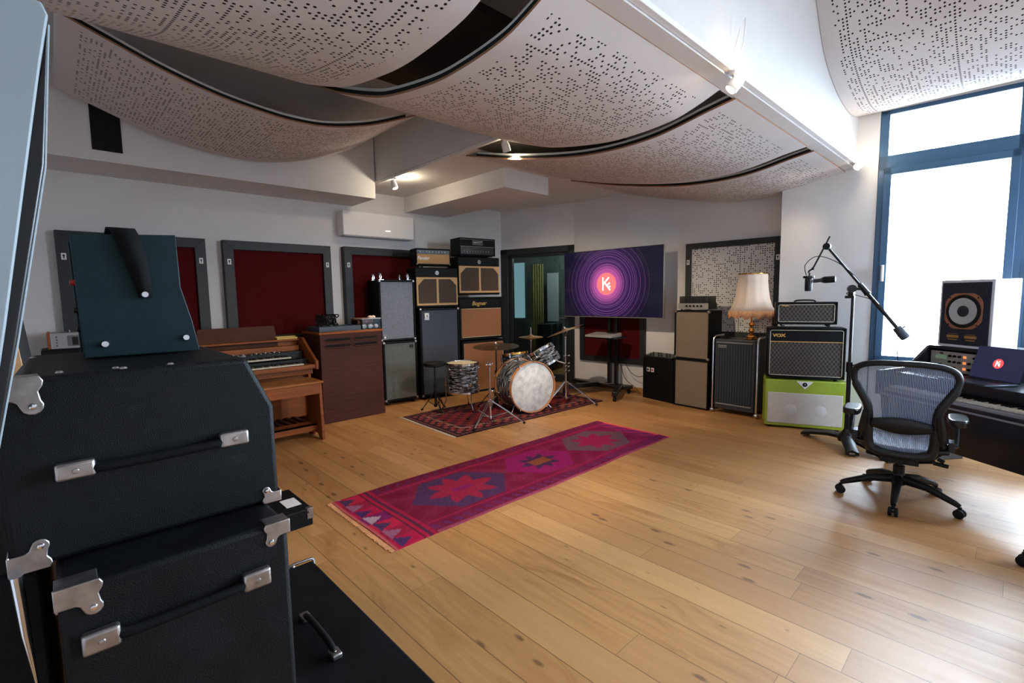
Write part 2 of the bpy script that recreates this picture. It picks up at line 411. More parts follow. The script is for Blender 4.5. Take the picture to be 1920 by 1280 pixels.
# door wall: skirting boards
def skirtb(a, b, name):
    a, b = Vector((*a, 0)), Vector((*b, 0)); d = (b-a).normalized(); nn = Vector((-d.y, d.x, 0)); m = M()
    m.bar(a+nn*.008+Vector((0, 0, .035)), b+nn*.008+Vector((0, 0, .035)), .016, .07); struct(m.done(name, skirt, bevel=.003))
skirtb((6.0, 4.83), (6.13, 1.95), 'baseboard_right') if False else skirtb((6.12, 1.95), (5.988, 4.84), 'baseboard_right')
skirtb((5.64, 6.165), (-1.28, 6.165), 'baseboard_back')

# ceilings: high part, low part, window bay
m = M(); m.box(-1.4, 1.19, 3.42, 3.0, 6.3, 3.55); struct(m.done('ceiling', ceilm))
m = M(); m.box(3.0, 1.30, 2.85, 6.6, 6.4, 3.55); struct(m.done('ceiling_low', ceilm))
m = M(); m.box(-1.4, -2.9, 4.0, 6.6, 1.3, 4.15); struct(m.done('ceiling_bay', ceilm))
m = M(); m.box(-1.4, 1.19, 2.62, 6.2, 1.30, 4.1); struct(m.done('ceiling_beam', wallm))
m = M(); m.box(-1.4, 5.535, 2.636, 2.985, 6.3, 3.5); struct(m.done('ceiling_soffit_left', wallm))
m = M(); m.box(3.78, 4.052, 2.638, 4.512, 6.3, 2.9); struct(m.done('ceiling_soffit_duct', ceilm))
m = M(); m.box(1.0, 2.65, 3.36, 2.98, 4.05, 3.42); struct(m.done('ceiling_absorber', darkfelt))
m = M(); m.box(3.02, 2.6, 2.842, 4.6, 3.7, 2.85); struct(m.done('ceiling_absorber_low', darkfelt))
m = M(); m.prism([(.352, 3.12), (.35, 2.725), (.556, 2.725), (.556, 3.12)], 5.527, 5.536); struct(m.done('trim_air_opening', plain('vent_black', (6, 6, 7), .9)))

# windows
def window(k, y1, y0, handle=True):
    root = bpy.data.objects.new('window_%d' % k, None); COL.objects.link(root); root['kind'] = 'structure'
    root.matrix_world = WT
    m = M(); z0, z1 = .70, 3.12; x0, x1 = -.0, .09
    L = y1; R = y0
    m.box(x0, L-.07, z0, x1, L, z1); m.box(x0, R, z0, x1, R+.07, z1)
    m.box(x0, R, z0, x1, L, z0+.04); m.box(x0, R, z1-.04, x1, L, z1); m.box(x0, R, 2.56, x1, L, 2.70)
    m.done('frame', winglare, root, bevel=.004)
    m = M()   # opening sash, slightly proud
    a, b, c, d = L-.045, R+.045, z0+.02, 2.58
    m.box(-.02, a-.06, c, .06, a, d); m.box(-.02, b, c, .06, b+.06, d); m.box(-.02, b, c, .06, a, c+.05); m.box(-.02, b, d-.065, .06, a, d)
    sash = m.done('sash', winglare, root, bevel=.006)
    if handle:
        m = M(); m.box(-.03, a-.045, 1.50, -.02, a-.018, 1.66); m.bar((-.045, a-.032, 1.645), (-.045, a-.032, 1.50), .014, .022); m.cyl((-.02, a-.032, 1.64), (-.05, a-.032, 1.64), .01)
        m.done('handle', whitem, sash, bevel=.003)
    m = M(); m.box(.03, b+.05, c+.04, .034, a-.05, d-.05); m.done('pane', glassm, sash)
    m = M(); m.box(.05, R+.06, 2.69, .054, L-.06, z1-.03); m.done('pane', glassm, root)
window(1, .01, -1.0); window(2, -1.04, -2.05); window(3, -2.09, -3.1)
m = M(WT); m.box(0, -1.04, .7, .09, -1.0, 3.12); m.box(0, -2.09, .7, .09, -2.05, 3.12); struct(m.done('trim_1', winglare))
m = M(WT); m.box(-.06, -3.1, .66, .02, .0, .70); struct(m.done('trim_sill', whitem, bevel=.004))

# glazed door
A, B = (5.674, 6.127), (6.0, 4.854)
dw = math.hypot(B[0]-A[0], B[1]-A[1]); DT = Matrix.Translation((*A, 0)) @ Matrix.Rotation(frontrot(A, B), 4, 'Z')
dfm = plain('dark_green_grey_door_frame', (22, 30, 34), .4, var=.08)
root = bpy.data.objects.new('door_1', None); COL.objects.link(root); root['kind'] = 'structure'; root.matrix_world = DT
m = M(); m.box(-.05, -.03, 0, .085, .10, 2.20); m.box(dw-.10, -.03, 0, dw, .10, 2.20); m.box(-.05, -.03, 2.10, dw, .10, 2.20); m.done('frame', dfm, root, bevel=.005)
m = M(); x0, x1 = .07, dw-.085
m.box(x0, 0, 0, x0+.09, .06, 2.11); m.box(x1-.09, 0, 0, x1, .06, 2.11); m.box(x0, 0, 0, x1, .06, .12); m.box(x0, 0, 2.05, x1, .06, 2.11)
leaf = m.done('leaf', dfm, root, bevel=.004)
m = M(); m.box(x0+.08, .025, .11, x1-.08, .035, 2.06); m.done('pane', glassdoor, leaf)
m = M(); m.cyl((x1-.05, 0, 1.05), (x1-.05, -.05, 1.05), .01); m.cyl((x1-.05, -.05, 1.05), (x1-.17, -.05, 1.05), .01); m.done('handle', nickel, leaf)
# the room behind the door
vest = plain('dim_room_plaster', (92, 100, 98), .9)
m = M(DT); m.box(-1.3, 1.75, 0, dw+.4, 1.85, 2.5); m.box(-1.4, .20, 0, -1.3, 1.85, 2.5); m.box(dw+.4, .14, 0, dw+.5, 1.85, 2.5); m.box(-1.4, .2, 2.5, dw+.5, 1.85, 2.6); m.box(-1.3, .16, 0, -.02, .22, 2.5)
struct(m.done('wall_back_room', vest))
m = M(DT); m.box(-1.4, .14, -.1, dw+.5, 1.85, -.001); struct(m.done('floor_back_room', floorm))
def curtain(x0, x1, y, z0, z1, mat, name, label, pleat=.05):
    m = M(DT); k = int((x1-x0)/pleat)*4
    m.grid(lambda a, b: (x0+(x1-x0)*a, y+.02*math.sin(a*k*PI/2), z0+(z1-z0)*b), k*2, 1)
    return tag(m.done(name, mat, thick=.006), label, 'curtain')
curtain(-.20, .06, 1.3, .05, 2.02, plain('olive_curtain', (128, 124, 74), .9, var=.2, scale=20), 'curtain', 'olive yellow pleated curtain hanging behind the glass door')
m = M(DT); m.box(-1.05, 1.72, .95, -.62, 1.74, 2.1); o = m.done('lit_pane', glow('room_daylight', (150, 190, 205), .55)); struct(o); o.name = 'window_9'
m = M(DT); m.box(.06, 1.45, .90, .30, 1.49, 1.85); tag(m.done('white_board', plain('board_white', (170, 176, 184), .6), bevel=.004), 'pale board standing behind the glass door', 'board')
m = M(DT); m.box(.10, .95, 0, .42, 1.40, .88); tag(m.done('storage_cabinet', plain('dark_cabinet', (26, 30, 36), .3), bevel=.01), 'dark low cabinet behind the glass door', 'cabinet')
bl = bpy.data.lights.new('back_room_fill_light', 'POINT'); bl.energy = 14; bl.color = (.9, 1, .95); bl.shadow_soft_size = .1  # unseen fill light added to brighten the room behind the glass
o = bpy.data.objects.new('back_room_fill_light', bl); COL.objects.link(o); o.location = DT @ Vector((.6, .9, 2.3))

# ------------------------------------------------------------------ ceiling sails
def sail(name, prof, w0, w1, axis, label, tilt=None, strips=True):
    """profile in (a,z), extruded from w0 to w1. axis 'Y': a runs along Y, extruded along X; 'X': a runs along X, extruded along Y"""
    pr = catmull(prof, 10); arc = [0]
    for p, q in zip(pr, pr[1:]): arc.append(arc[-1]+math.hypot(q[0]-p[0], q[1]-p[1]))
    n = len(pr); L = arc[-1]; W = w1-w0
    nor = []
    for i in range(n):
        a, b = pr[max(i-1, 0)], pr[min(i+1, n-1)]; d = (b[0]-a[0], b[1]-a[1]); l = math.hypot(*d); nr = (-d[1]/l, d[0]/l)
        if nr[1] < 0: nr = (-nr[0], -nr[1])
        nor.append(nr)
    def P(i, wv, off):
        a = pr[i][0]+nor[i][0]*off; z = pr[i][1]+nor[i][1]*off
        if tilt: z += tilt*(wv-w0)/W
        return (wv, a, z) if axis == 'Y' else (a, wv, z)
    root = thing(name, label, 'ceiling panel', (0, 0, 0), 0, 'curved acoustic sails under the ceiling')
    def slab(i0, i1, wa, wb, o0, o1, mat, nm, perfd=False):
        m = M(); lay = m.bm.loops.layers.uv.verify(); mg = .085
        ws = [wa, wa+mg, wb-mg, wb] if perfd else [wa, wb]
        lo = [[m._v(P(i, x, o0)) for x in ws] for i in range(i0, i1+1)]; hi = [[m._v(P(i, x, o1)) for x in ws] for i in range(i0, i1+1)]
        k = len(lo)
        for g, rv in ((lo, 0), (hi, 1)):
            for i in range(k-1):
                for j in range(len(ws)-1):
                    inner = perfd and j == 1 and arc[i0+i] > .11 and arc[i0+i+1] < L-.11 and rv == 0
                    q = [g[i][j], g[i+1][j], g[i+1][j+1], g[i][j+1]]; f = m._f(q, True, 1 if inner else 0)
                    for l, (ii, jj) in zip(f.loops, ((i, j), (i+1, j), (i+1, j+1), (i, j+1))): l[lay].uv = (ws[jj]-w0+.0, arc[i0+ii])
        for i in range(k-1):
            for j in (0, len(ws)-1): m._f([lo[i][j], lo[i+1][j], hi[i+1][j], hi[i][j]], False, 2 if perfd else 0)
        for i in (0, k-1):
            for j in range(len(ws)-1): m._f([lo[i][j], lo[i][j+1], hi[i][j+1], hi[i][j]], False, 2 if perfd else 0)
        return m.done(nm, mat, root, angle=50)
    slab(0, n-1, w0, w1, 0, .012, [sailwhite, sailperf, birchd], 'perforated_sheet', True)
    if strips:
        for a, b in ((w0+.004, w0+.05), (w1-.05, w1-.004)):
            slab(3, n-4, a, b, .0125, .034, felt, 'felt_strip'); slab(3, n-4, a+.006, b-.006, .0345, .052, sailback, 'edge_rib')
    return root
sailwhite = plain('sail_white_board', (206, 199, 198), .85, var=.02, spec=.2)
birchd = plain('sail_board_edge', (150, 108, 78), .7, var=.1)
sailback = plain('sail_backing_grey', (205, 205, 202), .8)
pA = [(1.277, 2.605), (1.443, 2.577), (1.822, 2.508), (2.226, 2.500), (2.649, 2.543), (3.284, 2.665), (3.95, 2.835)]
pB = [(1.285, 2.612), (1.44, 2.553), (1.60, 2.512), (1.86, 2.493), (2.12, 2.50), (2.52, 2.56), (2.78, 2.63), (3.25, 2.80), (3.75, 3.02)]
sail('ceiling_sail', pB, -.175, 1.27, 'Y', 'curved perforated white ceiling sail nearest the camera, upper left')
sail('ceiling_sail', pB, 1.49, 2.953, 'Y', 'curved perforated white ceiling sail in the middle with a long black edge')
sail('ceiling_sail', pA, 3.155, 4.615, 'Y', 'curved perforated white ceiling sail above the drums, one before the wall')
sail('ceiling_sail', pA, 4.814, 6.04, 'Y', 'short curved perforated white ceiling sail against the far right wall')
k = 4.02/4.523
p1 = [(.10, 3.20), (.158, 3.367), (.207, 3.335), (.421, 3.254), (.719, 3.146), (1.06, 3.056), (1.37, 3.008), (1.672, 2.986), (2.01, 3.011), (2.448, 3.127), (2.95, 3.337)][1:]
p1 = [(x*k, 1.42+(z-1.42)*k) for x, z in p1]
sail('ceiling_sail', p1, 4.02, 5.40, 'X', 'curved perforated white ceiling sail along the left wall, below the others')
p6 = [(3.9, 4.0), (4.15, 3.85), (4.378, 3.60), (4.652, 3.30), (5.002, 3.147), (5.3, 3.085), (5.487, 3.066), (5.70, 3.078), (5.86, 3.11)]
sail('ceiling_sail', p6, -2.6, 1.187, 'X', 'broad curved perforated white sail hanging in front of the window', strips=False)

# air conditioner, spot tracks
t = thing('air_conditioner', 'flat white wall air conditioner above the red panels', 'air conditioner', (2.765, 6.18, 2.232), 0)
m = M(); m.box(0, -.18, 0, 1.05, 0, .318); b = m.done('body', whitem, t, bevel=.012)
m = M(); m.box(.60, -.183, .09, .67, -.178, .097); m.done('display_light', glow('ac_light', (255, 255, 255), 1.5), t)
m = M(); m.box(.03, -.165, -.008, 1.02, -.04, 0); m.done('air_flap', silverp, t)

bulb = glow('lamp_face', (255, 238, 205), 25)
def track(name, a, b, label):
    m = M(); m.bar(a, b, .035, .03); o = m.done(name, whitem, bevel=.003)
    return tag(o, label, 'light track')
track('light_track', (3.025, 1.4, 2.833), (3.025, 5.5, 2.833), 'white lighting track along the edge of the lower ceiling')
track('light_track', (.4, 1.17, 2.645), (5.86, 1.17, 2.645), 'white lighting track along the bright beam')
def spotlamp(p, aim, label, stem):
    p = Vector(p); aim = Vector(aim); d = (aim-p).normalized()
    t = thing('spotlight', label, 'spotlight', p, 0, 'white spotlights on the ceiling tracks')
    m = M(); m.lathe([(.0, -.07), (.022, -.068), (.034, -.03), (.036, .03), (.03, .03), (.027, .01)], (0, 0, 0), d, 24); m.done('housing', whitem, t)
    m = M(); m.tube([(0, 0, stem), (0, 0, .05), -d*.04], .007); m.box(-.03, -.018, stem-.02, .03, .018, stem); m.done('bracket', whitem, t)
    m = M(); m.lathe([(0, .016), (.027, .016)], (0, 0, 0), d, 20); m.done('lens', bulb, t)
    return p + d*.045
WARM = (1.0, .80, .56)
LA = spotlamp((3.025, 3.215, 2.725), (4.3, 3.5, .1), 'small spotlight glowing below the middle sail, over the drums', .10)
LB = spotlamp((3.01, 5.12, 2.72), (3.4, 4.3, 0), 'small spotlight beside the boxed ceiling duct, far left', .10)
LC = spotlamp((2.83, 1.155, 2.56), (1.5, 2.8, .2), 'bright spotlight on the beam, nearer the camera', .075)
LD = spotlamp((5.66, 1.12, 2.60), (3.6, 2.7, 0), 'bright spotlight at the far end of the beam by the wall', .035)
spot('spot_A', LA, (5.4, 3.9, .9), 75, WARM, 85, .6)
spot('spot_B', LB, (3.4, 4.6, 0), 35, WARM, 80, .7)
for i_, (p_, e_) in enumerate((((3.12, 5.12, 2.76), 3.2), ((2.83, 1.09, 2.62), .8), ((5.62, 1.06, 2.66), 1.5), ((3.1, 3.2, 2.76), .8))):
    bl = bpy.data.lights.new('lamp_back_glow', 'POINT'); bl.energy = e_; bl.color = (1, .86, .62); bl.shadow_soft_size = .02
    o = bpy.data.objects.new('lamp_back_glow', bl); COL.objects.link(o); o.location = p_
spot('spot_C', LC, (2.4, 3.6, .2), 60, WARM, 80, .6)
spot('spot_D', LD, (4.6, 3.0, .5), 14, WARM, 100, .7)
m = M(); m.tube([(2.83, 1.17, 2.7), (2.85, 1.14, 2.85), (2.9, 1.13, 2.93), (2.88, 1.13, 2.8), (2.86, 1.155, 2.66)], .0035); tag(m.done('lamp_cable', whitem), 'white loop of cable above the spotlight on the beam', 'cable')

# ================================================================== wall panels
def absorber(A, B, z0, z1, label, inner, name='acoustic_panel', lean=0, fr=.10, dep=.10, ua=0, group='framed acoustic panels on the walls', hang=True):
    w_ = math.hypot(B[0]-A[0], B[1]-A[1]); t = thing(name, label, 'acoustic panel', (A[0], A[1], z0), frontrot(A, B), group); h = z1-z0
    m = M()
    for poly in ([(0, 0), (w_, 0), (w_-fr, fr), (fr, fr)], [(0, h), (fr, h-fr), (w_-fr, h-fr), (w_, h)], [(0, 0), (fr, fr), (fr, h-fr), (0, h)], [(w_, 0), (w_, h), (w_-fr, h-fr), (w_-fr, fr)]):
        m.prism(poly, 0, dep)
    m.done('frame', bluegrey, t, bevel=.0015, seg=1)
    m = M(); 
    if inner is panperf: m.grid(lambda a, b: (fr-.005+a*(w_-2*fr+.01), .03, fr-.005+b*(h-2*fr+.01)), 1, 1, uvf=lambda a, b: (a*(w_-2*fr)+.013, b*(h-2*fr)))
    else: m.box(fr-.005, .035, fr-.005, w_-fr+.005, .09, h-fr+.005)
    m.done('infill', inner, t)
    if hang:
        for x in (fr*.5, w_-fr*.5):
            m = M(); zz = h*(.80 if z1 > 1.5 else .15); m.box(x-.018, -.004, zz-.03, x+.018, 0, zz+.03); c = m.done('keyhole_plate', whitem, t)
            m = M(); m.cyl((x, -.006, zz+.008), (x, -.003, zz+.008), .009); m.box(x-.004, -.006, zz-.02, x+.004, -.004, zz+.01); m.done('keyhole', blackp, c)
    return t
absorber((.062, 6.08), (1.245, 6.08), .90, 2.085, 'dark framed red fabric wall panel, leftmost of three on the left wall', redfab)
absorber((1.413, 6.08), (2.62, 6.08), .90, 2.085, 'dark framed red fabric wall panel above the organ, middle of three', redfab)
absorber((2.802, 6.08), (4.0, 6.08), .90, 2.095, 'dark framed red fabric wall panel partly hidden by the grey speaker stack', redfab)
absorber((5.957, 4.72), (6.007, 3.604), .40, 1.60, 'dark framed red fabric panel low on the wall behind the television', redfab, dep=.05, fr=.08)
absorber((6.033, 3.028), (6.084, 1.90), .86, 2.05, 'dark framed white perforated wall panel behind the fringed lamp', panperf, dep=.06, fr=.07)

# ================================================================== speaker cabinets
def corners(m, w_, d, h, r=.022, which=None):
    for x in (0, w_):
        for z in (0, h):
            m.ball((x+(r*.45 if x == 0 else -r*.45), r*.45, z+(r*.45 if z == 0 else -r*.45)), r, 12)
def cab(name, label, cat, A, B, z, h, d, grill, skin=tolex, rim=.025, cloth_inset=.012, piping=None, cornerm=None, cast=0, group=None, gz=(0, 1), castm=blackp):
    w_ = math.hypot(B[0]-A[0], B[1]-A[1]); t = thing(name, label, cat, (A[0], A[1], z), frontrot(A, B), group)
    t['w'] = w_
    z0 = cast
    m = M(); th = rim
    m.box(0, 0, z0, th, d, h); m.box(w_-th, 0, z0, w_, d, h); m.box(th, 0, h-th, w_-th, d, h); m.box(th, 0, z0, w_-th, d, z0+th); m.box(th, d-.02, z0+th, w_-th, d, h-th)
    m.box(th, cloth_inset+.012, z0+th, w_-th, cloth_inset+.03, h-th)
    m.done('cabinet', skin, t, bevel=.006)
    ga, gb = z0+th+.002+(h-z0-2*th)*gz[0], z0+th-.002+(h-z0-2*th)*gz[1]
    m = M(); m.box(th+.002, cloth_inset, ga, w_-th-.002, cloth_inset+.012, gb); m.done('grille_cloth', grill, t, bevel=.003)
    if piping:
        m = M(); q = th+.008; m.tube([(q, cloth_inset-.003, ga+.006), (w_-q, cloth_inset-.003, ga+.006), (w_-q, cloth_inset-.003, gb-.006), (q, cloth_inset-.003, gb-.006)], .004, closed=True)
        m.done('piping', piping, t)
    if cornerm:
        for x in (0, w_):
            for zz in (z0, h):
                m = M(); sx = 1 if x == 0 else -1; sz = 1 if zz == z0 else -1
                m.box(min(x-sx*.002, x+sx*.035), -.002, min(zz-sz*.002, zz+sz*.035), max(x-sx*.002, x+sx*.035), .035, max(zz-sz*.002, zz+sz*.035)); m.done('corner_protector', cornerm, t, bevel=.01, seg=3)
    if cast:
        for x in (.06, w_-.06):
            for y in (.06, d-.06):
                m = M(); rr = cast*.42; m.cyl((x-.012, y, rr), (x+.012, y, rr), rr); m.box(x-.018, y-.02, rr*1.3, x+.018, y+.02, z0); m.done('caster', castm, t)
    return t
def badge(t, x, z, w_, h, mat, name='badge', y=.006, d=.006):
    m = M(); m.box(x-w_/2, y-d, z-h/2, x+w_/2, y, z+h/2); return m.done(name, mat, t, bevel=.002)
GL = 'stacked amplifiers along the left wall'
# the two silver cloth cabinets, lower and upper
a, b = (3.062, 5.645), (3.542, 5.591)
t = cab('speaker_cabinet', 'dark silver cloth speaker cabinet on the floor beside the brown wooden rotary cabinet', 'speaker cabinet', a, b, 0, .845, .40, greycloth2, cast=.05, cornerm=nickel)
badge(t, .40, .77, .05, .035, blackp)
t = cab('speaker_cabinet', 'silver grey cloth speaker cabinet with upturned casters on its top', 'speaker cabinet', (3.036, 5.648), (3.534, 5.592), .852, .80, .40, greycloth, cornerm=nickel)
bd = badge(t, .06, .055, .06, .06, silverp); m = M(); m.box(.035, -.003, .035, .085, .0, .075); m.done('emblem', blackp, bd); m = M(); m.box(.045, -.005, .042, .075, -.003, .068); m.done('emblem_square', whitem, bd)
for (x, y) in ((.06, .08), (.44, .08), (.06, .33), (.44, .33)):
    m = M(); m.box(x-.03, y-.03, .80, x+.03, y+.03, .806); m.cyl((x, y, .806), (x, y, .826), .016); m.box(x-.014, y-.01, .822, x-.008, y+.02, .85); m.box(x+.008, y-.01, .822, x+.014, y+.02, .85)
    c = m.done('caster', chrome, t); m = M(); m.cyl((x-.013, y+.018, .862), (x+.013, y+.018, .862), .027, n=20); m.done('caster_wheel', nickel, c)
# eight speaker tower
a, b = (3.605, 5.603), (4.196, 5.492)
t = cab('speaker_cabinet', 'tall slate grey eight speaker bass cabinet with a silver badge', 'speaker cabinet', a, b, 0, 1.27, .42, slatecloth, rim=.03, cornerm=nickel, cast=.04)
bd = badge(t, .105, 1.155, .07, .10, silverp)
m = M(); m.lathe([(0, .006), (.03, .006), (.034, 0)], (.105, 0, 1.165), (0, -1, 0), 24); m.done('emblem', whitem, bd); text('a', .06, blackp, t, (.105, -.009, 1.168), 'emblem_letter')
# tan framed cabinets with corner cut grilles
def tancab(A, B, z, label):
    w_ = math.hypot(B[0]-A[0], B[1]-A[1]); h = .545
    t = thing('speaker_cabinet', label, 'speaker cabinet', (A[0], A[1], z), frontrot(A, B), 'tan framed two window speaker cabinets')
    m = M(); m.box(0, 0, 0, w_, .32, h); m.done('cabinet', tolex, t, bevel=.012)
    m = M(); zt = h*.76; bt = .03; s_ = .035; c = w_/2
    m.box(.012, -.012, bt, w_-.012, .004, zt); m.done('grille_board', tanframe, t, bevel=.003)
    for sx in (-1, 1):
        xi, xo = c+sx*.017, c+sx*(w_/2-s_); ch = .085
        poly = [(xi, bt+.03), (xo, bt+.03), (xo, zt-.025-ch), (xo-sx*ch, zt-.025), (xi, zt-.025)]
        m = M(); m.prism(poly if sx > 0 else poly[::-1], -.016, -.011); m.done('grille_cloth', browncloth, t)
    m = M(); m.lathe([(0, .008), (.026, .008), (.03, 0)], (c, 0, h*.87), (0, -1, 0), 24); e = m.done('emblem', silverp, t)
    text('G5', .032, blackp, e, (c, -.010, h*.87), 'emblem_letters')
    m = M(); m.tube([(w_-.001, .08, h*.6), (w_+.012, .1, h*.6), (w_+.012, .22, h*.6), (w_-.001, .24, h*.6)], .008); m.done('side_handle', blackp, t)
    return t
tancab((3.560, 5.612), (4.186, 5.496), 1.275, 'tan and brown two window speaker cabinet on the tall slate cabinet, under the cream head')
tancab((4.197, 5.50), (4.90, 5.40), 1.44, 'tan and brown two window speaker cabinet under the black amplifier head, nearest the glass door')
# cream grille head
def knobs(t, x0, x1, z, n, y, mat=blackp, r=.011):
    for i in range(n):
        x = x0+(x1-x0)*i/(n-1); m = M(); m.lathe([(0, .02), (r*.7, .02), (r, .0)], (x, y, z), (0, -1, 0), 14); m.done('knob', mat, t)
def head(name, label, A, B, z, h, d, cat='amplifier head'):
    w_ = math.hypot(B[0]-A[0], B[1]-A[1]); t = thing(name, label, cat, (A[0], A[1], z), frontrot(A, B))
    return t, w_
t, w_ = head('amplifier_head', 'black amplifier head with wheat grille and slanted silver script', (3.585, 5.607), (4.085, 5.514), 1.838, .24, .22)
m = M(); m.box(0, 0, .015, .012, .23, .24); m.box(w_-.012, 0, .015, w_, .23, .24); m.box(0, 0, .222, w_, .23, .24); m.box(0, 0, .015, w_, .23, .032); m.box(.01, .03, .03, w_-.01, .22, .23); m.done('cabinet', tolex, t, bevel=.006)
m = M(); m.box(.014, .006, .034, w_-.014, .018, .165); m.done('grille_cloth', wheat, t, bevel=.002)
m = M(); m.box(.014, .008, .168, w_-.014, .022, .220); cp = m.done('control_panel', blackmetal, t)
knobs(cp, .05, .42, .192, 9, .008, silverp, .009)
text('Fender', .062, whitem, t, (.10, .003, .108), 'script_badge', shear=.35, bold=.001)
for x in (.05, w_-.05): 
    m = M(); m.cyl((x, .04, 0), (x, .04, .016), .014); m.done('foot', rubber, t)
for x in (.012, w_-.012):
    m = M(); m.ball((x, .008, .028), .014, 10); m.done('corner_protector', nickel, t)
# black head on the right column
t, w_ = head('amplifier_head', 'all black amplifier head with white outlined name plate on top of the stack', (4.235, 5.495), (4.832, 5.41), 1.993, .26, .27)
m = M(); m.box(0, 0, .012, .014, .28, .262); m.box(w_-.014, 0, .012, w_, .28, .262); m.box(0, 0, .248, w_, .28, .262); m.box(0, 0, .012, w_, .28, .028); m.box(.012, .02, .02, w_-.012, .27, .25); m.done('cabinet', tolex, t, bevel=.006)
m = M(); m.box(.02, .008, .035, w_-.02, .02, .135); cp = m.done('control_panel', blackmetal, t); knobs(cp, .07, w_-.12, .07, 10, .008, silverp, .008)
m = M(); m.box(.02, .008, .145, w_-.02, .02, .24); m.done('front_board', tolex2, t)
m = M(); m.tube([(.018, .005, .242), (w_-.018, .005, .242), (w_-.018, .005, .14), (.018, .005, .14)], .0018, closed=True); m.done('piping', creamp, t)
x0, x1 = w_/2-.085, w_/2+.085
m = M(); m.tube([(x0, .004, .222), (x1, .004, .222), (x1, .004, .170), (x0, .004, .170)], .002, closed=True); m.done('name_plate', whitem, t)
text('HIWATT', .038, whitem, t, (w_/2, .004, .196), 'name_letters', sx=1.05)
for x in (.05, w_-.05):
    m = M(); m.cyl((x, .04, 0), (x, .04, .013), .014); m.done('foot', rubber, t)
# cabinet with script name
t = cab('speaker_cabinet', 'black speaker cabinet with copper grille and gold script name', 'speaker cabinet', (4.205, 5.50), (4.955, 5.395), .79, .62, .34, tancloth, rim=.028, piping=creamp, gz=(0, .76))
w_ = t['w']; m = M(); m.box(.03, .006, .47, w_-.03, .02, .59); m.done('front_board', tolex2, t, bevel=.002)
text('Bogner', .085, gold, t, (w_*.44, .004, .525), 'script_badge', shear=.3, bold=.001)
t = cab('speaker_cabinet', 'copper grille speaker cabinet at the bottom of the stack behind the drums', 'speaker cabinet', (4.24, 5.50), (4.985, 5.395), 0, .77, .34, tancloth, rim=.028, piping=creamp)
# ================================================================== rotary cabinet and what stands on it
LW, LD, LH = .757, .52, 1.045
t = thing('rotary_speaker_cabinet', 'dark reddish brown wooden rotary speaker cabinet with slotted louvres', 'speaker cabinet', (2.133, 5.345, 0), 0)
m = M(); m.box(0, .008, .075, LW, LD, 1.015); m.done('cabinet', leslewood, t, bevel=.004)
m = M(); m.box(-.008, 0, .0, LW+.008, LD, .078); m.done('plinth', leslewood, t, bevel=.006)
m = M(); m.box(-.012, -.006, 1.016, LW+.012, LD, 1.045); m.done('top', organwood, t, bevel=.006)
for z in (.955, .885):
    for xa, xb in ((.05, .365), (.39, .705)):
        m = M(); m.prism([(xa, z), (xa+.02, z-.016), (xb-.02, z-.016), (xb, z), (xb-.03, z+.012), (xa+.03, z+.012)], .0, .0105); m.done('louvre_slot', felt, t)
        m = M(); m.tube([(xa-.01, .003, z-.004), (xa+.03, .0, z-.024), (xb-.03, .0, z-.024), (xb+.01, .003, z-.004)], .007); m.done('louvre_lip', leslewood, t)
for i in range(5):
    m = M(); z = .12+i*.045; m.box(.04, .003, z, LW-.04, .009, z+.008); m.done('louvre', leslewood, t, bevel=.002)
# tray, cables, box
m = M(); m.box(0, 0, 0, .50, .34, .012); m.box(0, 0, .012, .50, .012, .055); m.box(0, .328, .012, .50, .34, .055); m.box(0, .012, .012, .012, .328, .055); m.box(.488, .012, .012, .5, .328, .055)
for i in range(24): m.box(.01+i*.02, -.002, .050, .02+i*.02, .012, .062)
o = m.done('tray', plain('blue_grey_plastic', (52, 66, 78), .5), loc=(2.15, 5.40, 1.046), bevel=.002); tag(o, 'blue grey plastic tray lying on the brown rotary cabinet', 'tray')
def cablecoil(c, r, hgt, n, mat, wire=.006, seed=1):
    rnd = random.Random(seed); m = M(); pts = []
    for i in range(n*14):
        t_ = i/14*2*PI; rr = r*(.55+.45*rnd.random()); pts.append((c[0]+rr*math.cos(t_), c[1]+rr*math.sin(t_)*.8, c[2]+wire+hgt*(.5+.5*math.sin(t_*.37+rnd.random()*2))))
    m.tube(catmull(pts, 3), wire, 6); return m
o = cablecoil((2.32, 5.57, 1.06), .14, .17, 7, rubber).done('cable_bundle', rubber); tag(o, 'tangle of black cables heaped in the blue grey tray', 'cables')
t = thing('storage_box', 'clear plastic box of small percussion on the rotary cabinet', 'box', (2.665, 5.40, 1.046), 0)
m = M(); m.box(0, 0, 0, .24, .30, .004); m.box(0, 0, .004, .004, .30, .125); m.box(.236, 0, .004, .24, .30, .125); m.box(0, 0, .004, .24, .004, .125); m.box(0, .296, .004, .24, .30, .125); m.done('body', clearp, t)
m = M(); m.tube([(-.004, -.004, .125), (.244, -.004, .125), (.244, .304, .125), (-.004, .304, .125)], .006, closed=True); m.done('rim', plain('box_rim', (150, 160, 170), .4), t)
rnd = random.Random(4)
for i in range(5):
    m = M(); m.ball((2.70+i*.042, 5.44+.05*(i % 2), 1.077), .026, 12); tag(m.done('shaker', plain('shaker_white', (205, 198, 190), .4)), 'white round shaker in the clear plastic box', 'shaker', 'white shakers at the bottom of the clear box')
for i in range(7):
    m = M(); x = 2.64+i*.028; m.tube(catmull([(x, 5.44, 1.118), (x+.03, 5.50, 1.15+.02*rnd.random()), (x-.01, 5.58, 1.17), (x+.05, 5.64, 1.14)], 4), .014, 8)
    tag(m.done('wooden_rattle', plain('rattle_brown', (104, 66, 44), .6, var=.3)), 'brown rattle heaped on top of the clear plastic box', 'rattle', 'brown rattles in the clear box')
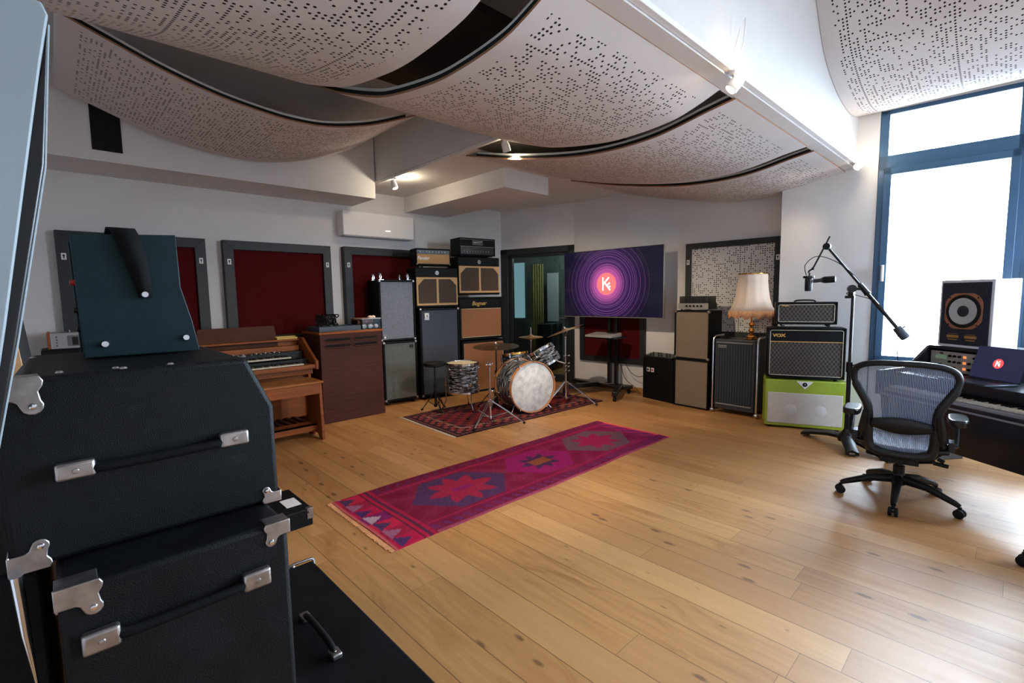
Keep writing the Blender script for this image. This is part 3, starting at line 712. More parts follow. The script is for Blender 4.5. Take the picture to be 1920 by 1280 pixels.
for i in range(2):
    m = M(); m.ball((2.80+i*.045, 5.46, 1.185), .028, 14, (1, 1, .85)); tag(m.done('egg_shaker', plain('egg_cream', (214, 196, 176), .4)), 'cream egg shaker on top of the box of rattles', 'shaker', 'cream egg shakers on the box')

# ================================================================== organ, bench, small device
t = thing('electric_organ', 'wooden two manual drawbar organ with brown music rest, behind the bench', 'organ', (.85, 5.22, 0), 0)
OW = 1.18
m = M(); m.box(0, .30, .10, OW, .74, .62); m.done('lower_case', organwood, t, bevel=.004)
m = M(); m.box(0, .12, .60, OW, .74, .68); m.box(0, 0, .672, OW, .14, .715); m.box(0, .50, .68, OW, .74, .955); m.done('case', organwood, t, bevel=.004)
m = M(); m.box(0, .42, .955, OW, .74, .975); m.done('lid', organwood, t, bevel=.004)
for x in (0, OW):
    m = M(); m.prism([(-.015, .66), (.74, .66), (.74, .985), (.36, .985), (.30, .94), (.02, .765), (-.015, .755)], x-.015, x+.017, 'yz'); m.done('cheek', organwood, t, bevel=.006)
    m = M(); m.box(x-.014, .66, 0, x+.016, .72, .66); m.box(x-.014, .22, 0, x+.016, .30, .66); m.box(x-.014, .2, 0, x+.016, .74, .06); m.done('side_leg', organwood, t, bevel=.004)
def keyboard(parent, x0, x1, y0, y1, z, kw=.0225, th=.014, name='keys', dark=blackp, bl=.62):
    n_ = int((x1-x0)/kw); m = M()
    for i in range(n_): m.box(x0+i*kw+.0007, y0, z-th, x0+(i+1)*kw-.0007, y1, z)
    m.done('white_keys', ivory, parent, bevel=.0012, seg=1)
    m = M()
    for i in range(n_-1):
        if i % 7 in (0, 1, 3, 4, 5): m.box(x0+(i+1)*kw-.0055, y0+(y1-y0)*(1-bl), z, x0+(i+1)*kw+.0055, y1, z+.011)
    m.done('black_keys', dark, parent, bevel=.0015, seg=1)
ivory = plain('ivory_keys', (206, 198, 180), .3, var=.03)
m = M(); m.box(.03, .13, .715, OW-.03, .32, .722); m.box(.03, .18, .722, OW-.03, .24, .765); m.done('manual_rail', blackp, t)
keyboard(t, .04, OW-.11, .02, .15, .732)
keyboard(t, .04, OW-.18, .19, .31, .797)
m = M(); m.box(.03, .305, .76, OW-.03, .40, .845); m.done('drawbar_panel', blackp, t, bevel=.003)
for i in range(20):
    m = M(); x = .30+i*.030+(.035 if i > 8 else 0); m.box(x, .235+.03*((i*7) % 3), .848, x+.012, .33, .858); m.done('drawbar', [silverp, blackp, whitem][i % 3], t, bevel=.002)
m = M(); m.box(.03, .40, .845, OW-.03, .52, .90); m.done('back_rail', organwood, t)
yel = plain('yellow_brass_strip', (168, 132, 40), .4, .3)
m = M(); m.box(.93, .44, .9755, OW-.03, .47, .992); m.box(.93, .50, .9755, OW-.03, .52, 1.005); m.done('lid_hinge', yel, t)
m = M(); m.prism([(.12, .905), (.955, .905), (.93, 1.135), (.20, 1.135)], 0, .012); rest = m.done('music_rest', brownrest, t, bevel=.003, loc=(0, .40, .0)); rest.rotation_euler = (-.10, 0, 0)
m = M(); m.box(.03, .36, .10, OW-.03, .38, .62); m.done('knee_panel', organwood, t)
m = M()
for i in range(12): m.bar((.12+i*.08, -.12, .12), (.12+i*.08, .36, .10), .03, .03)
m.done('pedalboard', leslewood, t)
t = thing('organ_bench', 'golden brown wooden bench in front of the organ', 'bench', (.72, 4.80, 0), 0)
m = M(); m.box(0, -.02, .575, 1.20, .34, .60); m.done('seat', wood('bench_top', (176, 112, 52), (146, 88, 36), .35), t, bevel=.008)
m = M(); m.box(.03, 0, .47, 1.17, .02, .575); m.box(.03, .28, .47, 1.17, .30, .575); m.done('apron', organwood, t, bevel=.003)
for x in (.02, 1.155):
    m = M(); m.prism([(-.03, 0), (.05, 0), (.09, .05), (.20, .05), (.24, 0), (.34, 0), (.33, .06), (.31, .575), (0, .575)], x, x+.03, 'yz'); m.done('side_panel', organwood, t, bevel=.003)
m = M(); m.box(.05, .10, .13, 1.155, .22, .155); m.box(.05, .10, .075, 1.155, .12, .155); m.done('stretcher', organwood, t, bevel=.003)
t = thing('tape_echo', 'small grey tape echo with wooden sides left of the organ', 'echo unit', (-.055, 5.78, 0), 0)
m = M(); m.box(0, 0, .40, .018, .26, .545); m.box(.36, 0, .40, .378, .26, .545); m.done('side_cheek', organwood, t, bevel=.002); t.location.z = .62
m = M(); m.box(.018, 0, .40, .36, .26, .54); m.done('body', silverp, t, bevel=.004)
m = M(); m.box(.13, -.004, .42, .30, 0, .515); fp = m.done('meter_panel', plain('dull_grey', (92, 92, 94), .5), t); m = M(); m.box(.16, -.006, .43, .20, -.004, .50); m.done('meter', blackp, fp)
for i in range(4):
    m = M(); m.cyl((.06, 0, .43+i*.025), (.06, -.008, .43+i*.025), .005, n=10); m.done('knob', blackp, t)
for x in (.15, .21): m = M(); m.cyl((x, .1, .54), (x, .1, .56), .006, n=10); m.done('toggle', nickel, t)
m = M(); m.box(-.1, 5.70, 0, .45, 6.06, 1.018); tag(m.done('side_cabinet', tolex, bevel=.01), 'black cabinet under the small grey tape echo', 'cabinet')

# ================================================================== television on its stand
A, B = (5.65, 4.765), (5.73, 3.172); TW = math.hypot(B[0]-A[0], B[1]-A[1]); TH = .945
t = thing('television', 'large flat television showing a purple ringed picture with a red K logo', 'television', (*A, 1.10), frontrot(A, B))
m = M(); m.box(0, 0, 0, TW, .03, TH); m.box(.15, .03, .05, TW-.15, .06, .6); m.done('casing', blackmetal, t, bevel=.004)
m = M(); m.box(0, -.003, -.008, TW, .03, 0); m.box(TW, -.003, -.008, TW+.006, .03, TH); m.done('edge_trim', silverp, t)
def tvscreen():
    n = N('television_picture'); X, Y, Z = n.xyz(n.obj())
    dx = n.f('SUBTRACT', X, TW*.465); dz = n.f('SUBTRACT', Z, TH*.49)
    r = n.f('SQRT', n.f('ADD', n.f('MULTIPLY', dx, dx), n.f('MULTIPLY', dz, dz)))
    g = n.ramp(r, .08, .30); g2 = n.ramp(r, .22, .66)
    c = n.mix(g, srgb(200, 92, 160), srgb(56, 28, 80)); c = n.mix(g2, c, srgb(14, 12, 30))
    ring = None
    for R_, wd in ((.205, .0022), (.24, .0018), (.275, .002), (.315, .0022), (.335, .0016), (.385, .0024), (.42, .0018), (.45, .0022), (.475, .0018), (.53, .002), (.60, .0022), (.66, .0016)):
        l = n.f('LESS_THAN', n.f('ABSOLUTE', n.f('SUBTRACT', r, R_)), wd); ring = l if ring is None else n.f('MAXIMUM', ring, l)
    c = n.mix(n.f('MULTIPLY', n.f('MULTIPLY', ring, .55), n.f('SUBTRACT', 1, n.f('ADD', .3, n.f('MULTIPLY', n.ramp(r, .25, .7), .55)))), c, srgb(200, 130, 190))
    n.set(Base_Color=(.004, .004, .006), Roughness=.12, Emission_Color=c, Emission_Strength=.55); return n.m
m = M(); m.box(.008, -.004, .008, TW-.008, 0, TH-.008); scr = m.done('screen', tvscreen(), t)
def klogo(parent, cx, cz, R_, y, red, white, S=.0015):
    m = M(); m.lathe([(0, 0), (R_, 0), (R_, S)], (cx, y, cz), (0, -1, 0), 48); m.lathe([(0, S), (R_, S)], (cx, y, cz), (0, -1, 0), 48); d = m.done('logo_disc', red, parent)
    m = M(); h = R_*.55; wd = R_*.15; y1 = y-S
    def st(a, b, c, e): m.bar((cx+a*R_, y1-.0005, cz+b*R_), (cx+c*R_, y1-.0005, cz+e*R_), .001, wd, up=(0, 1, 0))
    def st(a, b, c, e):
        p, q = Vector((a, b)), Vector((c, e)); dd = (q-p).normalized(); nn = Vector((-dd.y, dd.x))*.068
        P = [p+nn, q+nn, q-nn, p-nn]; m.prism([(cx+v.x*R_, cz+v.y*R_) for v in P], y1-.0012, y1)
    st(-.36, -.60, -.36, .60); st(-.36, -.06, .26, .58); st(-.16, .10, .40, -.56); st(.06, -.15, .36, .10); st(.24, -.34, .42, -.20)
    m.done('logo_letters', white, d)
klogo(scr, TW*.465, TH*.49, .155, -.004, glow('logo_red', (236, 84, 84), .95), glow('logo_white', (255, 236, 230), 1.0))
t = thing('television_stand', 'black wheeled stand with two columns carrying the television', 'stand', (5.85, 4.02, 0), PI/2+.045)
# local x runs along the wall towards the door, local y points into the room
m = M()
for x in (-.055, .06): m.box(x-.022, -.03, .10, x+.022, .03, 1.75)
m.done('column', blackmetal, t, bevel=.004)
m = M(); m.box(-.30, .035, 1.38, .42, .06, 1.62); m.box(-.1, .03, 1.42, .12, .05, 1.6); m.done('mount', blackmetal, t)
m = M(); m.prism([(-.30, -.05), (.72, -.05), (.72, .05), (.10, .14), (-.10, .14), (-.30, .05)], .07, .12, 'xy'); m.done('base', blackmetal, t, bevel=.01)
for (x0, x1) in ((-.16, -.38), (.16, .45)):
    m = M(); m.bar((x0, .05, .11), (x1, .58, .10), .07, .06); m.done('leg', blackmetal, t, bevel=.008)
    for (cx, cy) in ((x1, .57),):
        m = M(); m.cyl((cx-.012, cy, .03), (cx+.012, cy, .03), .03); m.box(cx-.016, cy-.016, .04, cx+.016, cy+.016, .08); m.done('caster', rubber, t)
for cx in (-.26, .68):
    m = M(); m.cyl((cx-.012, 0, .03), (cx+.012, 0, .03), .03); m.box(cx-.016, -.016, .04, cx+.016, .016, .08); m.done('caster', rubber, t)
m = M(); m.tube([(-.07, .10, .14), (-.07, .20, .15), (.11, .20, .15), (.11, .10, .14)], .009); m.done('foot_rail', chrome, t)
m = M(); m.box(-.24, .03, .80, .24, .34, .82); m.box(-.06, -.03, .76, .06, .1, .80); m.done('shelf', blackmetal, t, bevel=.004)
t = thing('tabletop_mixer', 'light grey wedge shaped desktop unit on the television stand shelf', 'audio unit', (5.80, 4.02, .821), PI/2+.045)
m = M(); m.prism([(.04, 0), (.34, 0), (.34, .03), (.06, .055), (.04, .055)], -.20, .22, 'yz'); b = m.done('body', plain('warm_grey_plastic', (150, 146, 144), .5), t, bevel=.004)
m = M(); m.box(-.16, .09, .058, -.02, .16, .066); m.done('display', blackp, b)
m = M(); m.tube(catmull([(5.86, 3.90, .62), (5.90, 3.80, .35), (5.92, 3.65, .25), (5.95, 3.52, .30)], 8), .004); m.tube(catmull([(5.86, 3.92, .5), (5.88, 3.84, .22), (5.93, 3.72, .10), (5.9, 3.6, .02)], 8), .004)
tag(m.done('power_cable', rubber), 'black cable sagging from the television stand to the black box', 'cable')

# ================================================================== black box with sockets, small mixer
A, B = (5.80, 3.50), (5.685, 3.0); bw = math.hypot(B[0]-A[0], B[1]-A[1])
t = thing('equipment_box', 'plain black box with two small white and red sockets on its front', 'box', (*A, 0), frontrot(A, B))
m = M(); m.box(0, 0, 0, bw, .19, .555); m.done('body', tolex, t, bevel=.006)
for x, c_ in ((.10, blackp), (.175, plain('socket_red', (170, 70, 60), .5))):
    m = M(); m.box(x-.026, -.006, .37, x+.026, 0, .425); p_ = m.done('socket_plate', whitem, t, bevel=.003)
    m = M(); m.cyl((x, -.007, .397), (x, -.009, .397), .017); m.done('socket', c_, p_)
for i in range(3):
    m = M(); m.cyl((.27+i*.09, 0, .39), (.27+i*.09, -.006, .39), .014); m.done('jack', blackmetal, t)
t = thing('mixing_desk', 'small black mixing desk lying on the black box', 'mixer', (*A, .557), frontrot(A, B))
m = M(); m.prism([(.0, 0), (.18, 0), (.18, .06), (.0, .025)], .02, bw-.02, 'yz'); b = m.done('body', blackmetal, t, bevel=.003)
for i in range(9):
    for j in range(3):
        m = M(); m.cyl((.06+i*.047, .035+j*.05, .03+j*.0095), (.06+i*.047, .035+j*.05, .047+j*.0095), .007, n=8); m.done('knob', silverp if (i+j) % 3 == 0 else blackp, t)

# ================================================================== two sparkle cabinets and small head
A, B = (5.656, 2.973), (5.615, 2.51)
G2 = 'taupe cloth cabinets stacked in a tower on the right wall'
t = cab('speaker_cabinet', 'taupe cloth speaker cabinet standing on the floor beneath its twin', 'speaker cabinet', A, B, 0, .60, .30, taupe, rim=.016, group=G2)
t = cab('speaker_cabinet', 'taupe cloth speaker cabinet with small silver script, on top of its twin', 'speaker cabinet', A, B, .603, .60, .30, taupe, rim=.016, group=G2, cornerm=nickel)
text('Fender', .05, silverp, t, (.11, .008, .52), 'script_badge', shear=.35)
t = thing('amplifier_head', 'small silver faced amplifier head with a black cage, on the taupe cabinets', 'amplifier head', (5.648, 2.92, 1.207), frontrot(A, B))
m = M(); m.box(0, 0, .012, .40, .20, .085); m.done('chassis', blackmetal, t, bevel=.004)
m = M(); m.box(0, -.006, .012, .40, 0, .085); f = m.done('faceplate', plain('brushed_aluminium', (168, 168, 165), .35, .6), t, bevel=.002)
for i in range(5): m = M(); m.lathe([(0, .018), (.010, .018), (.013, 0)], (.12+i*.048, -.006, .052), (0, -1, 0), 16); m.done('knob', blackp, f)
def mesh_mat(name, c, p=.008):
    n = N(name); x, y, z = n.xyz(n.obj()); f1 = n.f('LESS_THAN', n.f('FRACT', n.f('DIVIDE', n.f('ADD', x, y), p)), .45); f2 = n.f('LESS_THAN', n.f('FRACT', n.f('DIVIDE', n.f('ADD', z, .001), p)), .45)
    n.set(Base_Color=srgb(*c), Roughness=.4, Alpha=n.f('MAXIMUM', n.f('MAXIMUM', f1, f2), .35)); return n.m
m = M(); m.box(.01, .01, .086, .39, .19, .17); m.done('valve_cage', mesh_mat('black_cage', (20, 22, 24)), t, bevel=.004)
for i in range(4): m = M(); m.cyl((.08+i*.08, .1, .086), (.08+i*.08, .1, .15), .018); m.done('valve', nickel, t)
for x in (.03, .37): m = M(); m.cyl((x, .03, 0), (x, .03, .012), .012, n=12); m.done('foot', rubber, t)

# ================================================================== striped cabinet with chrome rails, lamp
A, B = (5.606, 2.478), (5.597, 1.938)
t = thing('speaker_cabinet', 'blue black striped speaker cabinet between chrome tube rails', 'speaker cabinet', (*A, 0), frontrot(A, B))
m = M(); m.box(.045, .01, .055, .495, .32, .88); m.done('cabinet', plain('dark_grey_vinyl', (44, 47, 52), .5, bump=.4), t, bevel=.012)
m = M(); m.box(.075, .0, .13, .465, .012, .83); m.done('grille_cloth', yamcloth, t, bevel=.003)
m = M(); m.box(.07, -.005, .835, .47, .008, .845); m.box(.07, -.005, .112, .47, .008, .124); m.done('trim_strip', silverp, t)
for x in (.02, .52):
    m = M(); m.tube([(x, .02, .04), (x, .02, .84), (x, .035, .885), (x, .07, .905), (x, .30, .905)], .0125, 12)
    m.tube([(x, .03, .10), (.045 if x < .2 else .495, .05, .10)], .008)
    r_ = m.done('chrome_rail', chrome, t); m = M(); m.ball((x, .02, .03), .03, 16, (1, 1, .95)); m.done('caster', chrome, r_)
    m = M(); m.ball((x, .28, .03), .03, 12); m.done('caster', chrome, r_)
bd = badge(t, .135, .795, .10, .032, silverp, y=.0, d=.006); text('YAMAHA', .021, blackp, bd, (.142, -.0075, .795), 'badge_letters')
m = M(); m.box(.09, -.0075, .788, .10, -.006, .802); m.done('emblem', blackp, bd)
o = cablecoil((5.72, 2.35, .883), .075, .012, 5, rubber, .005, 3).done('cable_coil', rubber); tag(o, 'flat coil of black cable on the striped cabinet left of the lamp', 'cable')
t = thing('table_lamp', 'brass table lamp with cream fringed fabric shade on the striped cabinet', 'lamp', (5.72, 2.07, .883), 0)
m = M(); m.lathe([(0, 0), (.066, 0), (.068, .008), (.05, .016), (.052, .03), (.03, .05), (.018, .055), (.022, .08), (.035, .095), (.022, .115), (.012, .13), (.018, .15), (.03, .165), (.018, .185), (.01, .20), (.01, .30)], n=32); m.done('base', brass, t)
shade = N('cream_shade_fabric'); xo, yo, zo = shade.xyz(shade.obj()); at = shade.f('ARCTAN2', yo, xo)
shade.set(Base_Color=shade.mix(shade.ramp(shade.f('SINE', shade.f('MULTIPLY', at, 60)), -1, 1), srgb(214, 202, 192), srgb(232, 222, 214)), Roughness=.8)
shade.b.inputs['Transmission Weight'].default_value = 0; shade.b.inputs['Subsurface Weight'].default_value = .0
tr = shade.node('ShaderNodeBsdfTranslucent'); tr.inputs[0].default_value = (.74, .68, .62, 1); mx = shade.node('ShaderNodeMixShader'); mx.inputs[0].default_value = .35
shade.t.links.new(shade.b.outputs[0], mx.inputs[1]); shade.t.links.new(tr.outputs[0], mx.inputs[2]); shade.t.links.new(mx.outputs[0], shade.out.inputs[0])
m = M(); m.lathe([(.150, .735), (.152, .66), (.160, .56), (.178, .45), (.205, .37), (.240, .315)], n=96, flute=(12, .012)); s_ = m.done('shade', shade.m, t, thick=.003, recalc=True)
fr_ = stripes('peach_fringe', (196, 140, 96), (224, 178, 136), .006, .4, 1, .9)
m = M()
m.grid(lambda a, b: ((.242+.004*math.sin(a*190))*math.cos(2*PI*a), (.242+.004*math.sin(a*190))*math.sin(2*PI*a), .325-b*(.075+.016*math.sin(a*2*PI*12))), 192, 2)
m.done('fringe', fr_, s_, thick=.003)
m = M(); m.lathe([(.1525, .742), (.155, .735), (.1525, .728)], n=64); m.tube([(-.15, 0, .73), (.15, 0, .73)], .002); m.done('shade_ring', brass, s_)
m = M(); m.ball((0, 0, .42), .03, 16); m.cyl((0, 0, .30), (0, 0, .39), .012); m.done('bulb', glow('bulb_warm', (255, 200, 130), 2), t)
bl = bpy.data.lights.new('lamp_bulb', 'POINT'); bl.energy = .6; bl.color = (1, .84, .62); bl.shadow_soft_size = .03
o = bpy.data.objects.new('lamp_bulb', bl); COL.objects.link(o); o.location = (5.72, 2.07, 1.36)

# ================================================================== green cabinet, combo, head
A, B = (5.352, 1.782), (5.622, 1.117)
GW = math.hypot(B[0]-A[0], B[1]-A[1])
t = thing('speaker_cabinet', 'lime green speaker cabinet with pale grille and white triangle, on the floor', 'speaker cabinet', (*A, 0), frontrot(A, B))
m = M(); m.box(0, .0, .02, GW, .30, .51); m.done('cabinet', greenv, t, bevel=.012)
m = M(); m.box(.028, -.006, .055, GW-.028, .004, .375); m.done('grille_cloth', palecloth, t, bevel=.004)
m = M(); m.box(GW-.006, .03, .02, GW+.004, .06, .51); m.done('edge_strip', blackp, t)
for x in (.24, .50):
    m = M(); m.lathe([(0, .0085), (.02, .0083), (.05, .007), (.058, .0055)], (x, 0, .205), (0, -1, 0), 32); m.done('dust_cap', plain('pale_cap', (206, 202, 198), .6), t)
m = M(); c = GW*.5; m.prism([(c-.075, .50), (c, .42), (c+.075, .50)], -.004, .0); tri = m.done('white_triangle', whitem, t)
m = M(); m.lathe([(0, .004), (.02, .004), (.022, 0)], (c, -.004, .468), (0, -1, 0), 24); e = m.done('emblem', blackp, tri); text('4', .028, silverp, e, (c, -.0095, .468), 'emblem_sign')
for x in (.06, GW-.06):
    for y in (.05, .25): m = M(); m.cyl((x, y, 0), (x, y, .022), .018, n=14); m.done('foot', rubber, t)
def vox(name, label, cat, A, B, z, h, d, split, txts, grp=None):
    W_ = math.hypot(B[0]-A[0], B[1]-A[1]); t = thing(name, label, cat, (*A, z), frontrot(A, B))
    m = M(); th = .018
    m.box(0, 0, .02, th, d, h); m.box(W_-th, 0, .02, W_, d, h); m.box(th, 0, h-th, W_-th, d, h); m.box(th, 0, .02, W_-th, d, .02+th); m.box(th, .03, .02+th, W_-th, d, h-th)
    m.done('cabinet', tolex, t, bevel=.008)
    x0, x1, z0, z1 = .022, W_-.022, .042, h-.022; zs = z0+(z1-z0)*split
    m = M(); m.box(x0, .012, z0, x1, .026, zs); m.done('grille_cloth', diam, t, bevel=.004)
    if split < 1:
        m = M(); m.box(x0, .008, zs+.008, x1, .026, z1); m.done('upper_panel', tolex2, t, bevel=.004)
        m = M(); m.box(x0, .004, zs, x1, .02, zs+.008); m.done('gold_strip', gold, t)
    m = M(); q = .004; m.tube([(x0+q, .006, z0+q+.01), (x0+q+.01, .006, z0+q), (x1-q-.01, .006, z0+q), (x1-q, .006, z0+q+.01), (x1-q, .006, z1-q-.01), (x1-q-.01, .006, z1-q), (x0+q+.01, .006, z1-q), (x0+q, .006, z1-q-.01)], .003, closed=True)
    m.done('piping', creamp, t)
    text('VOX', txts[0], gold, t, (txts[1], .006 if split < 1 else .009, txts[2]), 'name_badge', ext=.003, sx=1.25, bold=.002)
    for x in (.07, W_-.07):
        m = M(); m.cyl((x, .04, 0), (x, .04, .02), .017, n=14); m.cyl((x, d-.05, 0), (x, d-.05, .02), .017, n=14); m.done('foot', rubber, t)
    return t, W_
t, W_ = vox('combo_amplifier', 'black combo amplifier with gold strip and diamond grille, on the green cabinet', 'amplifier', (5.355, 1.775), (5.614, 1.138), .512, .535, .26, .735, (.042, .105, .455))
t, W_ = vox('amplifier_head', 'black amplifier head with diamond grille on top of the black combo', 'amplifier head', (5.381, 1.712), (5.583, 1.215), 1.062, .245, .21, 1.0, (.022, .085, .212))
m = M(); m.tube(catmull([(.17, .1, .245), (.2, .1, .262), (.33, .1, .262), (.36, .1, .245)], 5), .008); m.done('handle', blackp, t)
m = M(); m.box(.06, .0, .012, .16, .02, .02); m.box(.33, .0, .012, .43, .02, .02); m.done('latch', silverp, t)

# ================================================================== microphone stand
def boomstand():
    t = thing('microphone_stand', 'tall black boom microphone stand with counterweight in front of the window', 'microphone stand', (5.118, 1.007, 0), 0)
    L = lambda p: tuple(Vector(p)-Vector((5.118, 1.007, 0)))
    m = M(); m.cyl((0, 0, .10), (0, 0, .74), .018); m.done('post', blackmetal, t)
    m = M(); m.cyl((0, 0, .70), (0, 0, 1.40), .0125); m.done('post', blackmetal, t)
    m = M(); m.cyl((0, 0, .69), (0, 0, .78), .026); m.cyl((0, 0, .75), (-.03, -.05, .76), .007); m.ball((-.03, -.055, .762), .012, 10); m.done('height_clamp', blackmetal, t)
    j = Vector(L((5.11, 1.017, 1.432)))
    m = M(); m.cyl(j+Vector((-.03, -.01, 0)), j+Vector((.03, .01, 0)), .034, n=24); m.box(j.x-.028, j.y-.02, j.z-.06, j.x+.028, j.y+.02, j.z); m.cyl((j.x-.03, j.y+.04, 1.36), (j.x-.03, j.y-.03, 1.36), .012); bp = Vector(L((5.06, 1.208, 1.812)))*.49+Vector(L((5.198, .671, 1.055)))*.51; m.bar(j, bp, .03, .022); dd_ = (Vector(L((5.198, .671, 1.055)))-Vector(L((5.06, 1.208, 1.812)))).normalized(); m.cyl(bp-dd_*.05, bp+dd_*.05, .022); m.cyl(bp+dd_*.04, bp+dd_*.055, .026); m.done('boom_clamp', blackmetal, t)
    e = Vector(L((5.06, 1.208, 1.812))); c = Vector(L((5.198, .671, 1.055)))
    m = M(); m.cyl(e, c, .0105); m.cyl(e+(c-e)*.45, e+(c-e)*.95, .015); m.done('boom', blackmetal, t)
    d = (c-e).normalized(); m = M(); m.lathe([(0, -.055), (.032, -.052), (.036, 0), (.036, .05), (.030, .062), (0, .064)], c, d, 24); m.cyl(c+Vector((0, 0, .03)), c+Vector((0, -.03, .055)), .006); m.done('counterweight', plain('dark_grey_weight', (52, 58, 66), .5), t)
    m = M(); m.cyl(e+Vector((-.022, 0, 0)), e+Vector((.022, 0, 0)), .03, n=20); m.done('elbow', blackmetal, t)
    g = Vector(L((5.055, 1.31, 1.62))); top = Vector(L((5.068, 1.19, 1.90)))
    m = M(); m.cyl(top, g, .0075); m.done('arm', blackmetal, t)
    q = Vector(L((5.05, 1.345, 1.585))); m = M(); m.tube([g, (g+q)/2+Vector((0, .01, .0)), q], .008); m.ball(g, .014, 12); m.done('swivel', blackmetal, t)
    pts = catmull([tuple(Vector(L((5.05, 1.36, 1.56)))), tuple(Vector(L((5.05, 1.37, 1.66)))), tuple(Vector(L((5.06, 1.27, 1.73)))), tuple(e*.75+c*.25+Vector((-.02, .02, .02))), tuple(e*.55+c*.45+Vector((-.02, -.02, -.01))), tuple(j+Vector((-.03, .03, -.04))), tuple(j+Vector((-.03, -.05, -.06))), tuple(e*.3+c*.7+Vector((-.01, 0, .02))), tuple(c+Vector((-.02, .03, .03))), tuple(c+Vector((-.01, .02, -.10))), tuple(c+Vector((0, .0, -.38)))], 10)
    m = M(); m.tube(pts, .0035, 6); m.done('microphone_cable', rubber, t)
    # three flat feet
    for (x, y) in ((5.30, 1.385), (4.86, .905), (4.96, .70)):
        v = Vector((x-5.118, y-1.007, 0)); dd = v.normalized(); p_ = Vector((-dd.y, dd.x, 0)); lg = v.length; m = M()
        pr = [(0, .055, .13), (lg*.35, .05, .12), (lg*.75, .042, .085), (lg, .05, .055)]
        top_ = [[m._v(dd*s+p_*w_*k+Vector((0, 0, h if k == 0 else h-.02))) for k in (-1, 0, 1)] for s, w_, h in pr]
        bot_ = [[m._v(dd*s+p_*w_*k+Vector((0, 0, h-.045))) for k in (-1, 0, 1)] for s, w_, h in pr]
        for i in range(3):
            for a in range(2): m._f([top_[i][a], top_[i+1][a], top_[i+1][a+1], top_[i][a+1]], True); m._f([bot_[i][a], bot_[i][a+1], bot_[i+1][a+1], bot_[i+1][a]])
            m._f([top_[i][0], bot_[i][0], bot_[i+1][0], top_[i+1][0]]); m._f([top_[i][2], top_[i+1][2], bot_[i+1][2], bot_[i][2]])
        m._f(top_[-1]+bot_[-1][::-1]); m._f(top_[0]+bot_[0][::-1])
        lgm = m.done('leg', blackmetal, t, angle=60)
        m = M(); cpt = dd*(lg-.02); m.cyl(cpt+p_*.02+Vector((0, 0, .022)), cpt-p_*.02+Vector((0, 0, .022)), .022); m.done('caster', nickel, lgm)
    m = M(); m.lathe([(0, .06), (.06, .06), (.07, .10), (.03, .15), (.02, .17)], n=24); m.done('hub', blackmetal, t)
boomstand()
t = thing('condenser_microphone', 'black upright cylinder microphone hanging from the boom in its cradle', 'microphone', (5.035, 1.335, 1.50), 0)
m = M(); m.lathe([(0, -.085), (.028, -.083), (.03, -.07), (.03, .03), (.024, .045), (0, .05)], n=24); m.done('body', blackmetal, t)
m = M(); m.lathe([(.045, .035), (.048, .045), (.045, .055), (.030, .05)], n=24); m.tube([(.015, .0, .05), (.018, 0, .085)], .007); m.tube(catmull([(-.045, 0, .045), (-.055, .0, .02), (-.04, 0, 0)], 4), .004); m.done('cradle', blackmetal, t)
t = thing('broadcast_microphone', 'black sideways microphone with foam end beside the hanging cylinder microphone', 'microphone', (5.05, 1.225, 1.515), 0)
m = M(); m.cyl((-.01, .075, -.008), (0, 0, 0), .017); m.cyl((0, .0, 0), (0, .01, 0), .024); m.done('body', plain('slate_metal', (60, 68, 80), .4, .4), t)
m = M(); m.lathe([(0, -.0), (.028, .003), (.03, .015), (.03, .085), (.025, .095), (0, .097)], (0, 0, 0), (.05, -1, .05), 24); m.done('foam_cover', rubber, t)

# ================================================================== rugs
def rug(name, label, origin, rot, L, W, fn, cell, th=.008, fringe=None):
    nu, nv = int(L/cell), int(W/cell); verts, cols, faces = [], [], []
    rnd = random.Random(11)
    for i in range(nu+1):
        for j in range(nv+1):
            x, y = L*i/nu, W*j/nv; yy = y+.006*math.sin(x*3.1)+.003*math.sin(x*9+y*5)
            verts.append((x+.004*math.sin(y*7), yy, th+.002*math.sin(x*6+y*4))); c = srgb(*fn(x, y, rnd)); cols += [c[0], c[1], c[2], 1]
    for i in range(nu):
        for j in range(nv):
            a = i*(nv+1)+j; faces.append((a, a+nv+1, a+nv+2, a+1))
    ring = [i*(nv+1) for i in range(nu+1)] + [nu*(nv+1)+j for j in range(1, nv+1)] + [i*(nv+1)+nv for i in range(nu-1, -1, -1)] + [j for j in range(nv-1, 0, -1)]
    b0 = len(verts)
    for k in ring: v = verts[k]; verts.append((v[0], v[1], .0005)); cols += cols[4*k:4*k+4]
    n_ = len(ring)
    for k in range(n_): faces.append((ring[k], b0+k, b0+(k+1) % n_, ring[(k+1) % n_]))
    me = bpy.data.meshes.new(name); me.from_pydata(verts, [], faces); at = me.color_attributes.new('pat', 'FLOAT_COLOR', 'POINT'); at.data.foreach_set('color', cols)
    me.materials.append(attrmat(name+'_wool')); me.update()
    o = bpy.data.objects.new('pile', me); COL.objects.link(o)
    t = thing(name, label, 'rug', (*origin, 0), rot); o.parent = t
    if fringe:
        for ends, c in fringe:
            m = M(); rnd = random.Random(3)
            k = int(W/.009)
            for q in range(k):
                y = W*(q+.5)/k; x = 0 if ends == 0 else L; s = -1 if ends == 0 else 1; l = .022+.014*rnd.random()
                m.bar((x, y, .005), (x+s*l, y+.006*(rnd.random()-.5), .003), .006, .003)
            fo = m.done('fringe', c, t); fo['kind'] = 'stuff'
    return t
def star8(x, y, a):
    t_ = (math.degrees(math.atan2(y, x))+360) % 45; k = abs(t_-22.5)/22.5; return math.hypot(x*.86, y) < a*(.62+.52*k)
